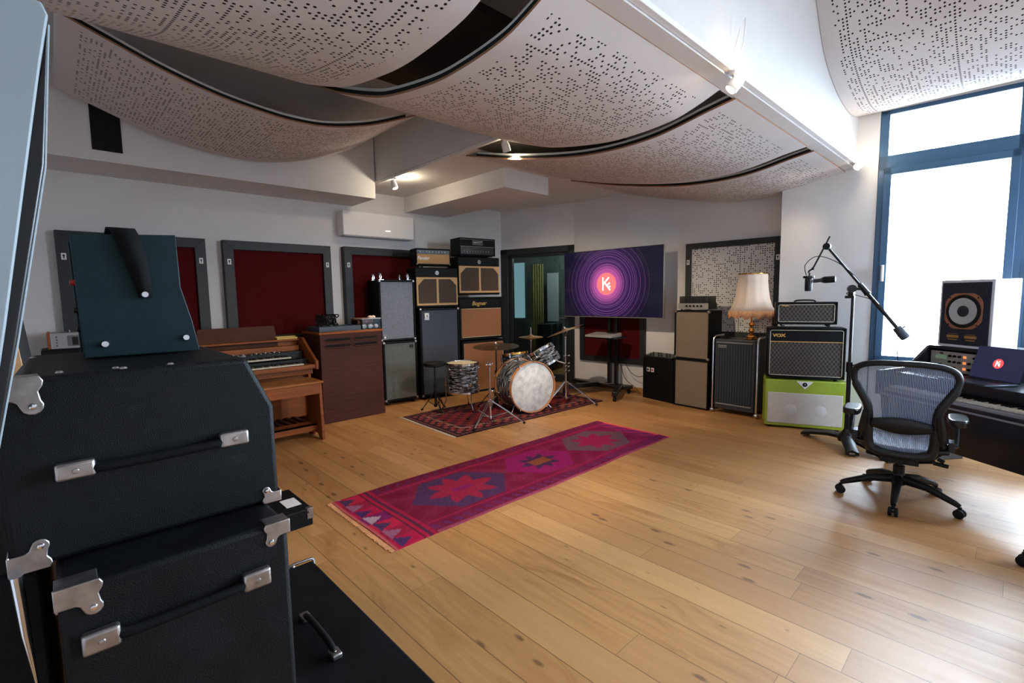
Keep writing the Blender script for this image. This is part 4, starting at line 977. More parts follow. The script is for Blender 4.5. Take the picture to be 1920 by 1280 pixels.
def runner(x, y, rnd):
    W, L = .89, 3.02
    n1 = math.sin(x*13+2*math.sin(y*9))*math.sin(y*17+3*math.sin(x*5)); j = rnd.uniform(-6, 6)
    base = (120, 26, 54); mag = (126, 24, 84)
    t_ = min(1, max(0, (x-.6)/2.0)); c = tuple(base[k]*(1-t_*.6)+mag[k]*t_*.6+11*n1 for k in range(3))
    e = min(y, W-y)
    if x < .30:
        if x < .02: c = (190, 90, 90)
        elif x < .19:
            p = .125; q = (y % p)/p; up = abs(q-.5)*2 < 1-(x-.05)/.10 and x > .05
            kind = int(y/p) % 4
            tri = [(66, 44, 92), (150, 92, 120), (72, 50, 84), (176, 150, 160)][kind]
            c = tri if up else [(176, 24, 66), (150, 30, 60), (186, 34, 66), (120, 30, 90)][kind]
        elif x < .21: c = (60, 32, 50)
        elif x < .235: c = (178, 26, 62)
        elif x < .255: c = (74, 40, 62)
        elif x < .28: c = (164, 26, 66)
    elif e < .115 and x > .30:
        c = tuple(v*.9 for v in c)
        if e < .013: c = (150, 66, 90)
        elif abs(e-.11) < .006: c = (118, 22, 70)
        elif ((x*1.0+e*.6) % .085) < .035 and .03 < e < .095: c = (98, 34, 74) if y > W/2 else (100, 38, 92)
    else:
        yc = y-W/2
        def hexa(cx, a, b): return abs(yc) < b and abs(x-cx) < a-(abs(yc)/b)*a*.55
        if hexa(.80, .42, .27):
            c = (72, 48, 84)
            if star8(x-.80, yc, .215): c = (150, 34, 62)
            if abs(x-.80) < .085 and abs(yc) < .035: c = (132, 30, 90)
        elif hexa(1.62, .36, .25):
            c = (142, 24, 96)
            if star8(x-1.62, yc, .15): c = (62, 40, 78)
            if abs(x-1.62) < .10 and abs(yc) < .055: c = (132, 74, 44)
        elif hexa(2.42, .42, .27):
            c = (100, 74, 84)
            if star8(x-2.42, yc, .2): c = (148, 28, 76)
        elif abs(yc) > .30 and abs(yc) < .315: c = (156, 30, 70)
        if x > L-.16: c = (150, 28, 90) if (int((x+y)/.05) % 3) else (80, 44, 84)
        if x > L-.03: c = (214, 84, 80)
    return tuple(min(255, max(0, v+j)) for v in c)
peach = plain('peach_fringe_wool', (222, 158, 112), .9, var=.15)
rug('runner_rug', 'long magenta and red runner rug with three star medallions in the middle of the floor', (1.29, 2.335), -.012, 3.02, .885, runner, .0125, fringe=[(0, peach), (1, plain('coral_fringe_wool', (222, 96, 78), .9))])
def drumrug(x, y, rnd):
    L, W = 2.36, 1.14; e = min(x, y, L-x, W-y); j = rnd.uniform(-14, 14); c = (92, 34, 36)
    n1 = math.sin(x*40)*math.sin(y*37+x*11)
    if e < .02: c = (26, 24, 30)
    elif e < .05: c = (150, 96, 84) if int((x+y)/.025) % 2 else (36, 30, 38)
    elif e < .08: c = (30, 26, 34)
    elif e < .20: c = (146, 70, 60) if math.sin(x*48)*math.sin(y*48) > .1 else (46, 34, 44)
    elif e < .23: c = (170, 130, 112) if int((x+y)/.02) % 2 else (40, 30, 40)
    elif e < .30: c = (120, 50, 46) if n1 > 0 else (34, 30, 42)
    else: c = (110, 36, 38) if n1 > -.25 else (44, 34, 46)
    return tuple(min(255, max(0, v+j)) for v in c)
rug('drum_rug', 'dark red and navy patterned rug with pale fringe under the drums', (2.86, 3.845), -.045, 2.36, 1.14, drumrug, .0125, fringe=[(0, plain('pale_fringe_wool', (188, 172, 156), .9))])
RZ = .011   # things on the drum rug stand on its pile

# ================================================================== drums
hoopwood = plain('maple_hoop', (168, 112, 68), .35, coat=.4)
def lugs(m, r, z0, z1, n, off=0):
    for i in range(n):
        a = 2*PI*i/n+off; c_, s_ = math.cos(a), math.sin(a)
        m.cyl((c_*(r+.012), s_*(r+.012), z0), (c_*(r+.012), s_*(r+.012), z1), .0035, n=8)
def drum(name, label, cat, loc, axis, r, h, headm_=headm, hoopm=chrome, nl=8, twist=0, bottom=True, lug=True):
    q = Vector(axis).normalized().to_track_quat('Z', 'Y')
    t = thing(name, label, cat, loc); t.rotation_euler = (q.to_matrix() @ Matrix.Rotation(twist, 3, 'Z')).to_euler()
    m = M(); m.lathe([(r-.006, .004), (r, 0), (r, h), (r-.006, h-.004)], n=64); m.done('shell', pearlm, t)
    for k, (za, zb) in enumerate(((h-.004, h+.012), (-.012, .004))):
        if k == 1 and not bottom: continue
        m = M(); m.lathe([(r+.004, za-.012), (r+.012, za-.010), (r+.012, zb), (r+.004, zb+.001), (r+.002, zb-.008)], n=64); m.done('hoop', hoopm, t)
        m = M(); zz = h+.003 if k == 0 else -.003; m.lathe([(0, zz), (r+.003, zz)] if k == 0 else [(r+.003, zz), (0, zz)], n=64); m.done('drumhead', headm_ if k == 0 else plain(name+'_lower_head', (180, 180, 178), .4), t)
    if lug:
        for i in range(nl):
            a = 2*PI*(i+.5)/nl; c_, s_ = math.cos(a), math.sin(a); m = M()
            m.cyl((c_*(r+.015), s_*(r+.015), h-.05), (c_*(r+.015), s_*(r+.015), h+.01), .0035, n=8)
            m.ball((c_*(r+.010), s_*(r+.010), h-.06), .013, 10, (1, 1, 1.5))
            if bottom: m.cyl((c_*(r+.015), s_*(r+.015), .05), (c_*(r+.015), s_*(r+.015), -.01), .0035, n=8); m.ball((c_*(r+.010), s_*(r+.010), .06), .013, 10, (1, 1, 1.5))
            m.done('tension_rod', chrome, t)
    return t
# bass drum: axis nearly along the planks, front head towards the room
bn = Vector((-.26, -.965, 0)).normalized(); bc = Vector((4.085, 3.955, .318+RZ)); BR = .292; BH = .38
t = thing('bass_drum', 'large black pearl bass drum with white front head and wooden hoop', 'bass drum', bc)
t.rotation_euler = bn.to_track_quat('Z', 'Y').to_euler()
m = M(); m.lathe([(BR-.008, -BH), (BR, -BH), (BR, 0), (BR-.008, 0)], n=72); m.done('shell', pearlm, t)
for z0, z1 in ((-.012, .030), (-BH-.030, -BH+.012)):
    m = M(); m.lathe([(BR+.006, z0), (BR+.018, z0), (BR+.018, z1), (BR+.006, z1), (BR+.006, z0)], n=72); m.done('hoop', hoopwood, t)
m = M(); m.lathe([(0, .012), (BR-.006, .012), (BR+.006, .004)], n=72); hd = m.done('front_head', headm, t)
m = M(); m.lathe([(0, -BH-.01), (BR+.006, -BH-.004)][::-1], n=72); m.done('back_head', plain('coated_head', (200, 200, 198), .5), t)
text('REMO', .022, plain('grey_ink', (110, 114, 120), .6), hd, (0, BR-.05, .0128), 'head_marking', rot=(0, 0, 0), ext=.0003)
for i in range(10):
    a = 2*PI*(i+.5)/10; c_, s_ = math.cos(a), math.sin(a); m = M()
    for s0, s1 in ((-.05, .03), (-BH+.05, -BH-.03)):
        m.cyl((c_*(BR+.022), s_*(BR+.022), s0), (c_*(BR+.022), s_*(BR+.022), s1), .004, n=8); m.bar((c_*(BR+.008), s_*(BR+.008), s1), (c_*(BR+.034), s_*(BR+.034), s1), .01, .012)
        m.ball((c_*(BR+.01), s_*(BR+.01), s0), .016, 10, (1, 1, 1.6))
    m.done('tension_rod', chrome, t)
for sx in (-1, 1):
    m = M(); P = [Vector((sx*BR*.72, -BR*.70, -.06)), Vector((sx*(BR*.95), -BR*1.0, -.02))]
    m.cyl(P[0], P[1], .007); m.ball(P[1], .012, 10); m.done('spur', chrome, t)
# floor tom
ft = (3.66, 4.76, .235+RZ)
t = drum('floor_tom', 'black pearl floor tom with cream head standing on three chrome legs', 'floor tom', ft, (0, 0, 1), .192, .345, headm_=plain('cream_head', (206, 192, 160), .5), twist=.4)
for a in (-.7, -2.5, 1.4):
    c_, s_ = math.cos(a-.4), math.sin(a-.4); R_ = .212; m = M()
    m.tube([(c_*R_, s_*R_, .27), (c_*R_, s_*R_, -.12), (c_*(R_+.045), s_*(R_+.045), -.218)], .0055)
    l = m.done('leg', chrome, t); m = M(); m.box(c_*(R_-.004)-.016, s_*(R_-.004)-.016, .07, c_*(R_-.004)+.016, s_*(R_-.004)+.016, .12); m.done('leg_bracket', chrome, l, bevel=.004)
    m = M(); m.cyl((c_*(R_+.043), s_*(R_+.043), -.212), (c_*(R_+.05), s_*(R_+.05), -.232), .010); m.done('rubber_foot', rubber, l)
# snare and rack tom
t = drum('snare_drum', 'black snare drum with gold rim behind the bass drum', 'snare drum', (4.45, 4.62, .515), (-.02, .17, 1), .178, .13, headm_=plain('snare_head', (196, 180, 140), .5), hoopm=brass)
t = drum('rack_tom', 'black pearl rack tom tilted above the bass drum', 'tom', (4.62, 4.18, .545), (-.30, .40, .86), .165, .20)
def tripod(name, label, cat, x, y, h, feet, post=.0125, z0=RZ, mat=chrome, spread=.26, parts=True):
    t = thing(name, label, cat, (x, y, z0))
    m = M(); m.cyl((0, 0, .05), (0, 0, h*.55), post); m.cyl((0, 0, h*.5), (0, 0, h), post*.72); m.done('post', mat, t)
    m = M(); m.cyl((0, 0, h*.52), (0, 0, h*.58), post*1.6); m.cyl((0, 0, h*.55), (post*3, -.01, h*.55), .005); m.ball((post*3.4, -.012, h*.55), .009, 8); m.done('clamp', mat, t)
    m = M(); m.cyl((0, 0, spread-.02), (0, 0, spread+.03), post*1.7); m.cyl((0, 0, .05), (0, 0, .08), post*1.6); m.done('collar', mat, t)
    for a, r in feet:
        c_, s_ = math.cos(a), math.sin(a); m = M(); px, py = -s_*.012, c_*.012
        for k in (-1, 1):
            m.tube([(c_*.02+px*k, s_*.02+py*k, spread+.01), (c_*r*.5+px*k, s_*r*.5+py*k, spread*.55+.012), (c_*r, s_*r, .016)], .0055, 8)
        m.tube([(c_*.02, s_*.02, .07), (c_*r*.52, s_*r*.52, spread*.5+.01)], .005)
        l = m.done('leg', mat, t)
        m = M(); m.cyl((c_*(r-.012), s_*(r-.012), .024), (c_*(r+.012), s_*(r+.012), .012), .013); m.done('rubber_foot', rubber, l)
    return t
# front empty stand; feet towards the camera, right and left
t = tripod('cymbal_stand', 'chrome tripod stand without cymbal in front of the bass drum', 'cymbal stand', 3.44, 3.985, .66, [(-2.79, .36), (-.95, .38), (1.9, .30)], z0=.010, spread=.24)
m = M(); m.tube([(0, 0, .64), (-.02, 0, .68), (.0, .02, .70)], .008); m.ball((0, 0, .655), .022, 12); m.cyl((-.04, 0, .66), (.04, 0, .66), .006); m.ball((-.045, 0, .66), .012, 10); m.ball((.045, .0, .66), .012, 10); m.done('tilter', chrome, t)
t = tripod('cymbal_stand', 'chrome tripod stand carrying the tilted bronze cymbal, right of the bass drum', 'cymbal stand', 4.78, 4.02, .86, [(-1.27, .42), (2.9, .30), (.6, .32)], spread=.27)
m = M(); m.ball((0, 0, .86), .018, 12); m.tube([(0, 0, .86), (.015, -.01, .92), (.02, -.012, .965)], .005); m.cyl((-.03, 0, .83), (.03, 0, .83), .005); m.done('tilter', chrome, t)
for z in (.40, .46, .50, .60):
    m = M(); m.box(-.022, -.02, z, .022, .02, z+.03); m.cyl((.02, 0, z+.015), (.06, -.01, z+.02), .005); m.ball((.063, -.01, z+.02), .009, 8); m.done('clamp', chrome, t, bevel=.004)
m = M(); m.tube(catmull([(-.01, 0, .52), (-.10, .06, .56), (-.14, .10, .60)], 4), .009); m.done('tom_arm', chrome, t)
def cymbal(name, label, loc, nrm, r, mat, grp=None):
    q = Vector(nrm).normalized().to_track_quat('Z', 'Y'); t = thing(name, label, 'cymbal', loc, 0, grp); t.rotation_euler = q.to_euler()
    m = M(); m.lathe([(.004, .020), (.025, .019), (.036, .012), (.045, .006), (r*.6, .0), (r, -.010), (r, -.0115), (r*.6, -.0015), (.045, .0045), (.025, .0175), (.004, .0185)], n=64); m.done('bronze', mat, t)
    m = M(); m.lathe([(0, .05), (.006, .05), (.009, .040), (.016, .034), (.016, .022), (0, .021)], n=16); m.done('wing_nut', chrome, t)
    return t
def bronze(name, a, b, rough=.3):
    n = N(name); X, Y, Z = n.xyz(n.obj()); r = n.f('SQRT', n.f('ADD', n.f('MULTIPLY', X, X), n.f('MULTIPLY', Y, Y)))
    k = n.ramp(n.noise(n.vec(n.f('MULTIPLY', r, 260), 0, 0), 1, 2), .35, .65); n.set(Base_Color=n.mix(k, srgb(*a), srgb(*b)), Metallic=.9, Roughness=rough); n.bump(k, .1); return n.m
b1, b2 = bronze('dark_bronze', (112, 88, 62), (88, 66, 46), .35), bronze('bright_bronze', (214, 160, 104), (190, 134, 82), .34)
cymbal('ride_cymbal', 'large dark bronze cymbal lying flat left of the bass drum', (4.0, 4.50, .797), (-.05, -.04, 1), .29, b1)
cymbal('crash_cymbal', 'bright bronze cymbal tilted towards the camera on the right chrome stand', (4.785, 4.03, .965), (-.18, .28, .93), .245, b2)
t = tripod('cymbal_stand', 'chrome stand behind the bass drum carrying the large dark cymbal', 'cymbal stand', 4.0, 4.50, .82, [(2.3, .24), (1.0, .2), (3.6, .2)], mat=blackmetal)
t = tripod('hihat_stand', 'thin stand with a pair of hi-hat cymbals in front of the glass door', 'hi-hat stand', 4.86, 4.72, .96, [(2.3, .24), (.3, .24), (4.2, .22)])
cymbal('hihat_cymbal', 'upper bronze hi-hat cymbal on the thin stand', (4.86, 4.72, .845), (0, 0, 1), .17, b2)
q_ = cymbal('hihat_cymbal', 'lower upturned bronze hi-hat cymbal on the thin stand', (4.86, 4.72, .815), (0, 0, -1), .17, b2)
# snare stand, throne, small pad
tripod('snare_stand', 'low chrome stand under the gold rimmed snare drum', 'stand', 4.45, 4.62, .47, [(.4, .22), (2.5, .22), (4.6, .22)])
t = tripod('practice_pad', 'small round black pad on a thin black tripod left of the floor tom', 'practice pad', 3.36, 4.93, .56, [(.3, .17), (2.4, .17), (4.5, .17)], mat=blackmetal, spread=.22)
m = M(); m.lathe([(0, .56), (.12, .56), (.135, .57), (.135, .60), (.125, .61), (0, .612)], n=32); m.done('pad', rubber, t)

# ================================================================== piano desk by the window
DR = math.atan2(-.8, -.6)
t = thing('keyboard_desk', 'black studio desk with built in piano keys and raised rear shelf by the window', 'desk', (4.778, .721, 0), DR)
DW = 1.34; dk = plain('black_desk_laminate', (22, 25, 32), .28, var=.06)
m = M(); m.box(0, .10, .735, DW, .47, .765); m.done('worktop', dk, t, bevel=.004)
m = M(); m.box(0, -.02, .585, DW, .40, .625); m.box(0, .155, .625, DW, .17, .735); m.done('key_shelf', dk, t, bevel=.004)
m = M(); m.box(.02, -.026, .590, DW, -.018, .602); m.done('metal_strip', silverp, t)
m = M(); m.box(.05, -.015, .625, DW-.05, .0, .650); m.done('key_slip', silverp, t, bevel=.003)
m = M(); m.box(.05, .10, .25, DW-.05, .13, .585); m.done('front_panel', dk, t, bevel=.003)
for x in (0, DW-.03):
    m = M(); m.prism([(-.03, .585), (.02, .585), (.10, .0), (.80, 0), (.80, .965), (.42, .965), (.24, .795), (-.03, .775)], x-.03, x, 'yz'); m.done('side_panel', dk, t, bevel=.006)
m = M(); m.box(0, .40, .945, .62, .80, .972); m.box(0, .78, .60, DW, .80, .96); m.box(0, .47, .735, DW, .80, .76); m.box(.60, .42, .76, .62, .80, .945); m.done('rear_shelf', dk, t, bevel=.004)
keyboard(t, .07, DW-.06, .0, .148, .668, .0233, .016)
t = thing('rack_processor', 'silver rack unit with green display, black knobs and orange buttons in the desk', 'rack unit', (4.778, .721, .775), DR)
m = M(); m.box(.02, .43, 0, .50, .70, .155); m.done('chassis', blackmetal, t)
m = M(); m.box(.012, .418, .0, .508, .430, .155); fp = m.done('faceplate', plain('pale_metal_panel', (176, 172, 160), .45, .3), t, bevel=.002)
m = M(); m.box(.055, .414, .095, .135, .418, .125); m.done('display', glow('green_display', (90, 110, 90), .35), fp)
org = glow('orange_button', (230, 120, 70), .6)
for i in range(9):
    for j in range(3):
        x = .165+i*.036; z = .125-j*.045
        if i in (3,):
            m = M(); m.box(x-.010, .414, z-.009, x+.010, .418, z+.009); m.done('button', org, fp)
        elif (i+j) % 5 != 4:
            m = M(); m.lathe([(0, .014), (.0085, .014), (.010, 0)], (x, .418, z), (0, -1, 0), 12); m.done('knob', blackp, fp)
m = M(); m.lathe([(0, .016), (.013, .016), (.015, 0)], (.095, .418, .045), (0, -1, 0), 16); m.done('knob', blackp, fp)
m = M(); m.box(.085, .416, .134, .11, .418, .144); m.done('maker_mark', blackp, fp)
# monitor speaker
t = thing('monitor_speaker', 'white studio monitor speaker with dark front and orange ringed cone on the desk', 'speaker', (4.778, .721, .973), DR)
X0, X1, Y0 = .07, .452, .405
m = M(); m.box(X0, Y0, 0, X1, Y0+.22, .51); m.done('cabinet', plain('white_lacquer', (214, 218, 224), .35), t, bevel=.004)
m = M(); m.box(X0+.018, Y0-.006, .02, X1-.018, Y0+.002, .49); fb = m.done('baffle', plain('blue_black_baffle', (24, 34, 50), .45), t, bevel=.003)
cx, cz = (X0+X1)/2-.004, .275; orr = plain('copper_ring', (170, 116, 84), .4, .4)
m = M(); pts = []
for i in range(64):
    a = 2*PI*i/64; k = 1/max(abs(math.cos(a)), abs(math.sin(a))); r_ = .134*min(k, 1.10+.03*math.cos(4*a+PI)) if True else 0; pts.append((cx+r_*math.cos(a), cz+r_*math.sin(a)))
m.prism(pts, Y0-.012, Y0-.006); rg = m.done('cone_ring', orr, t, bevel=.001)
for sx in (-1, 1):
    for sz in (-1, 1): m = M(); m.cyl((cx+sx*.102, Y0-.015, cz+sz*.102), (cx+sx*.102, Y0-.012, cz+sz*.102), .006, n=10); m.done('screw', blackp, rg)
m = M(); m.lathe([(.125, .008), (.122, .009), (.115, .014), (.104, .012), (.098, .007)], (cx, Y0-.006, cz), (0, -1, 0), 48); m.done('surround', rubber, rg)
m = M(); m.lathe([(.0, .0065), (.125, .0068)], (cx, Y0-.006, cz), (0, -1, 0), 48); m.done('surround', rubber, rg)
m = M(); m.lathe([(.042, .0075), (.098, .014), (.100, .0075)], (cx, Y0-.006, cz), (0, -1, 0), 48); m.done('cone', plain('grey_cone', (176, 180, 180), .5), rg)
m = M(); m.lathe([(0, .018), (.02, .017), (.040, .010)], (cx+.002, Y0-.006, cz), (0, -1, 0), 32); m.done('centre_cap', plain('cap_dark', (30, 36, 48), .4), rg)
m = M(); m.lathe([(.028, .001), (.032, .003), (.034, .0)], (X1-.075, Y0-.006, .435), (0, -1, 0), 32); m.done('port_ring', dk, fb)
for x in (X0+.075, X0+.205):
    m = M(); m.box(x, Y0-.009, .072, x+.085, Y0-.006, .092); m.box(x+.01, Y0-.009, .100, x+.075, Y0-.006, .103); m.box(x+.01, Y0-.009, .062, x+.075, Y0-.006, .055); m.done('control_strip', gold, fb)
# laptop
la, lb = Vector((4.80, .222)), Vector((-.66, -.75)).normalized()
t = thing('laptop', 'open black laptop showing a red K logo, on the desk', 'laptop', (la.x, la.y, .767), math.atan2(lb.y, lb.x))
m = M(); m.box(0, -.235, 0, .345, 0, .016); bs = m.done('base', plain('dark_aluminium', (60, 66, 76), .3, .7), t, bevel=.005)
m = M()
for i in range(13):
    for j in range(5): m.box(.03+i*.022, -.10+j*.018, .016, .05+i*.022, -.085+j*.018, .0175)
m.done('keys', blackp, bs)
lid = thing('lid', 'x', 'x'); 
bpy.data.objects.remove(lid)
LT = Matrix.Translation((0, .003, .014)) @ Matrix.Rotation(-.30, 4, 'X')
m = M(LT); m.box(0, 0, 0, .345, .007, .235); ld = m.done('lid', plain('lid_dark', (30, 34, 42), .35, .5), t, bevel=.003)
m = M(LT); m.box(.004, -.0015, .004, .341, .0, .231); sc_ = m.done('screen', glow('screen_navy', (22, 24, 46), .8), ld)
t2 = bpy.data.objects.new('logo_anchor', None)
m = M(LT); m.lathe([(0, .001), (.034, .001)], (.172, -.0016, .118), (0, -1, 0), 40); d_ = m.done('logo_disc', glow('laptop_logo_red', (226, 62, 62), .9), ld)
m = M(LT); cx, cz, R_ = .172, .118, .034
for a, b, c, e in ((-.36, -.60, -.36, .60), (-.36, -.06, .26, .58), (-.16, .10, .40, -.56), (.06, -.15, .36, .10), (.24, -.34, .42, -.20)):
    p, q = Vector((a, b)), Vector((c, e)); dd = (q-p).normalized(); nn = Vector((-dd.y, dd.x))*.068
    m.prism([(cx+v.x*R_, cz+v.y*R_) for v in (p+nn, q+nn, q-nn, p-nn)], -.0040, -.0028)
m.done('logo_letters', glow('laptop_logo_white', (255, 235, 230), 1.0), d_)
bpy.data.objects.remove(t2)

# ================================================================== office chairs
def meshback(name, c1, c2, p=.010, axis=0):
    n = N(name); q = n.xyz(n.obj()); fr = n.f('FRACT', n.f('DIVIDE', q[axis], p)); l = n.f('LESS_THAN', fr, .55)
    n.set(Base_Color=n.mix(l, srgb(*c1), srgb(*c2)), Roughness=.5, Alpha=n.f('ADD', .5, n.f('MULTIPLY', l, .42))); return n.m
padm = plain('glossy_black_pad', (13, 14, 16), .3, var=.05)
def office_chair(x, y, rot, label, basea=0):
    t = thing('office_chair', label, 'office chair', (x, y, 0), rot)
    fr = plain('graphite_plastic', (24, 26, 29), .4, var=.08, spec=.35)
    # five star base
    m = M(); m.lathe([(.0, .11), (.038, .11), (.04, .17), (.028, .19), (0, .19)], n=24); m.done('base_hub', fr, t)
    for i in range(5):
        a = basea+2*PI*i/5; d = Vector((math.cos(a), math.sin(a), 0)); p = Vector((-d.y, d.x, 0)); m = M()
        m.tube([d*.02+Vector((0, 0, .15)), d*.16+Vector((0, 0, .135)), d*.30+Vector((0, 0, .085)), d*.325+Vector((0, 0, .072))], [.032, .024, .018, .014], 12)
        l = m.done('base_leg', blackp, t)
        o = d*.325; m = M()
        for k in (-1, 1): m.lathe([(0, -.010), (.022, -.010), (.028, -.006), (.028, .006), (.022, .010), (0, .010)], o+p*.016*k+Vector((0, 0, .028)), p, 20)
        m.cyl(o+p*.02+Vector((0, 0, .028)), o-p*.02+Vector((0, 0, .028)), .008, n=8); m.tube([o+Vector((0, 0, .045)), o+Vector((0, 0, .07))], .010); m.done('caster', rubber, l)
    m = M(); m.cyl((0, 0, .18), (0, 0, .30), .024); m.cyl((0, 0, .18), (0, 0, .24), .032); m.done('gas_post', blackp, t)
    m = M(); m.box(-.10, -.13, .285, .10, .14, .335); m.tube([(-.17, -.10, .33), (-.10, -.05, .30), (.10, -.05, .30), (.17, -.10, .33)], .016); m.tube([(.08, .02, .30), (.20, .0, .29)], .007); m.cyl((.17, .0, .292), (.245, -.01, .285), .013); m.done('tilt_mechanism', blackp, t, bevel=.012)
    m = M(); m.tube([(.19, -.09, .345), (.22, -.10, .335)], .012); m.done('tilt_lever', rubber, t)
    # seat
    def seat(a, b):
        X = (a-.5)*.46; Y = -.10+b*.44; z = .385+.05*abs(a-.5)**2*4*.5-.05*max(0, b-.75)**2*16*.25-.012; return (X, Y, z)
    m = M(); m.grid(seat, 20, 20); m.done('seat', meshback('seat_mesh', (70, 88, 116), (150, 166, 190), .01, 0), t, thick=.006)
    m = M(); pts = [seat(u, 0) for u in (0, .25, .5, .75, 1)]+[seat(1, u) for u in (.25, .5, .75)]+[seat(u, 1) for u in (1, .75, .5, .25, 0)]+[seat(0, u) for u in (.75, .5, .25)]
    m.tube(pts, .017, 10, closed=True); m.done('seat_frame', fr, t)
    # back outline (x,z) right half from top centre down
    H = [(0, .950), (.10, .948), (.19, .935), (.245, .905), (.262, .855), (.248, .795), (.215, .73), (.185, .67), (.172, .60), (.172, .50), (.168, .42), (.150, .365), (.09, .345), (0, .340)]
    out = catmull(H, 4); full = out+[(-a, b) for a, b in out[-2:0:-1]]
    def B(x, z): return (x, -.125-.11*(z-.40)+.05*(x/.26)**2*.8, z)
    wdt = []
    ring = [B(a, b) for a, b in full]
    rad = [(.020 if b > .80 else .026 if b > .5 else .028) for a, b in full]
    m = M(); m.tube(ring, rad, 10, closed=True); m.done('back_frame', fr, t, angle=70)
    zs = sorted(set(round(b, 4) for a, b in out)); prof = [(b, a) for a, b in out][::-1]
    def halfw(z):
        for (z0, a0), (z1, a1) in zip(prof, prof[1:]):
            if z0 <= z <= z1: return a0+(a1-a0)*(z-z0)/max(1e-6, z1-z0)
        return .1
    m = M(); m.grid(lambda a, b: B((a*2-1)*halfw(.342+b*.606), .342+b*.606), 24, 40); m.done('back_mesh', meshback('back_mesh_weave', (56, 72, 104), (150, 168, 200), .008, 0), t, recalc=True)
    m = M(); m.grid(lambda a, b: (lambda X, Z: (X, B(X, Z)[1]-.018-.012*math.sin(PI*b), Z))((a*2-1)*.155, .545+(b-.5)*(.05+.055*math.cos((a-.5)*PI))), 20, 8); m.done('lumbar_pad', fr, t, thick=.012)
    for s in (-1, 1):
        m = M(); m.tube([(s*.185, -.165, .62), (s*.20, -.13, .50), (s*.205, -.07, .40), (s*.16, -.02, .33)], [.018, .026, .028, .02], 10); m.done('back_upright', fr, t)
        m = M(); m.tube([(s*.20, -.12, .43), (s*.27, -.06, .44), (s*.275, .02, .50), (s*.272, .04, .575)], [.016, .018, .018, .016], 10); m.box(s*.245-.012, -.13, .41, s*.245+.02, -.03, .47); ar = m.done('arm', fr, t, bevel=.004)
        m = M(); m.prism([(s*.275+(.052 if 0 < math.sin(2*PI*i/16) or True else 0)*math.copysign(abs(math.cos(2*PI*(i+.5)/16))**.6, math.cos(2*PI*(i+.5)/16)), .03+.125*math.copysign(abs(math.sin(2*PI*(i+.5)/16))**.6, math.sin(2*PI*(i+.5)/16))) for i in range(16)], .562, .606, 'xy'); m.done('arm_pad', padm, ar, bevel=.012, seg=3)
    return t
office_chair(4.05, .49, math.atan2(.1, .995)-PI/2, 'grey mesh office chair with dark frame standing at the piano desk', basea=2.17)
office_chair(3.43, -.415, 2.2, 'second office chair of which only one wheel foot shows at the right edge', basea=-.84)

# ================================================================== foreground cases
t = thing('equipment_case', 'large scuffed black case with chamfered top and metal handle caps, upper of the nearest stack', 'case', (0, 0, .983))
P = [(-.082, 0), (.331, 0), (.331, .209), (.284, .317), (-.045, .317), (-.09, .255)]
def scuffed():
    n = N('scuffed_black_tolex'); o = n.obj(); k = n.noise(o, 30, 5, .65); s_ = n.ramp(n.noise(n.scale(o, (1, 1, 2.5)), 9, 4, .7), .60, .80); s2 = n.ramp(n.noise(o, 4, 2), .45, .62)
    a = n.mix(n.ramp(k, .3, .7), srgb(8, 10, 12), srgb(13, 16, 19)); a = n.mix(n.f('MULTIPLY', n.f('MULTIPLY', s_, s2), .5), a, srgb(60, 64, 66))
    n.set(Base_Color=a, Roughness=.5); n.b.inputs['Specular IOR Level'].default_value = .14; n.bump(n.noise(o, 520, 2), .5); return n.m
scuff = scuffed()
m = M(); m.prism(P, 1.10, 1.58); m.done('case_body', scuff, t, bevel=.010, seg=3)
strapm = plain('strap_black', (9, 10, 12), .8, spec=.1)
def handlecaps(t, x0, x1, y, z0, z1, w_=.052, h=.030, lone=None):
    m = M(); dz = z1-z0
    m.tube(catmull([(x0+w_*.42, y-.010, z0+dz*.1), (x0+(x1-x0)*.2, y-.014, z0+dz*.2-.004), (x0+(x1-x0)*.8, y-.014, z0+dz*.8-.004), (x1-w_*.42, y-.010, z1-dz*.1)], 5), .0085, 10); hs = m.done('handle_strap', strapm, t)
    for x, z in ((x0, z0), (x1, z1)):
        m = M(); m.box(x-w_/2, y-.020, z-h/2, x+w_/2, y-.001, z+h/2); c = m.done('handle_cap', nickel, t, bevel=.005, seg=3); m = M(); m.lathe([(0, .003), (.004, .002), (.005, 0)], (x, y-.020, z), (0, -1, 0), 12); m.done('rivet', nickel, c)
handlecaps(t, .007, .248, 1.10, .155, .157)
def bracket(t, x, y, z, sx, sz, s=.035):
    m = M(); e = .003
    def bx(xa, ya, za, xb, yb, zb): m.box(min(xa, xb), min(ya, yb), min(za, zb), max(xa, xb), max(ya, yb), max(za, zb))
    PP = [(-.08, -.08), (.92, -.08), (1.0, .06), (.97, .20), (.88, .34)]+[(.74+.23*math.cos(math.radians(a)), .72+.23*math.sin(math.radians(a))) for a in range(-40, 171, 30)]+[(.46, .62), (.36, .56), (.22, .55), (-.08, .55)]
    m.prism([(x+sx*s*a, z+sz*s*b) for a, b in PP], y-e, y+.004)
    bx(x-sx*e, y-e, z-sz*e, x, y+s*.8, z+sz*s*.6); bx(x-sx*e, y-e, z-sz*e, x+sx*s*.9, y+s*.8, z)
    c = m.done('corner_bracket', nickel, t, bevel=.0025, seg=2); m = M(); m.lathe([(0, .005), (.004, .004), (.0055, 0)], (x+sx*s*.74, y-e, z+sz*s*.72), (0, -1, 0), 12); m.done('rivet', chrome, c)
bracket(t, .331, 1.10, .0, -1, 1, .036); bracket(t, -.082, 1.10, .0, 1, 1, .05); bracket(t, -.082, 1.10, .315, 1, -1, .062)
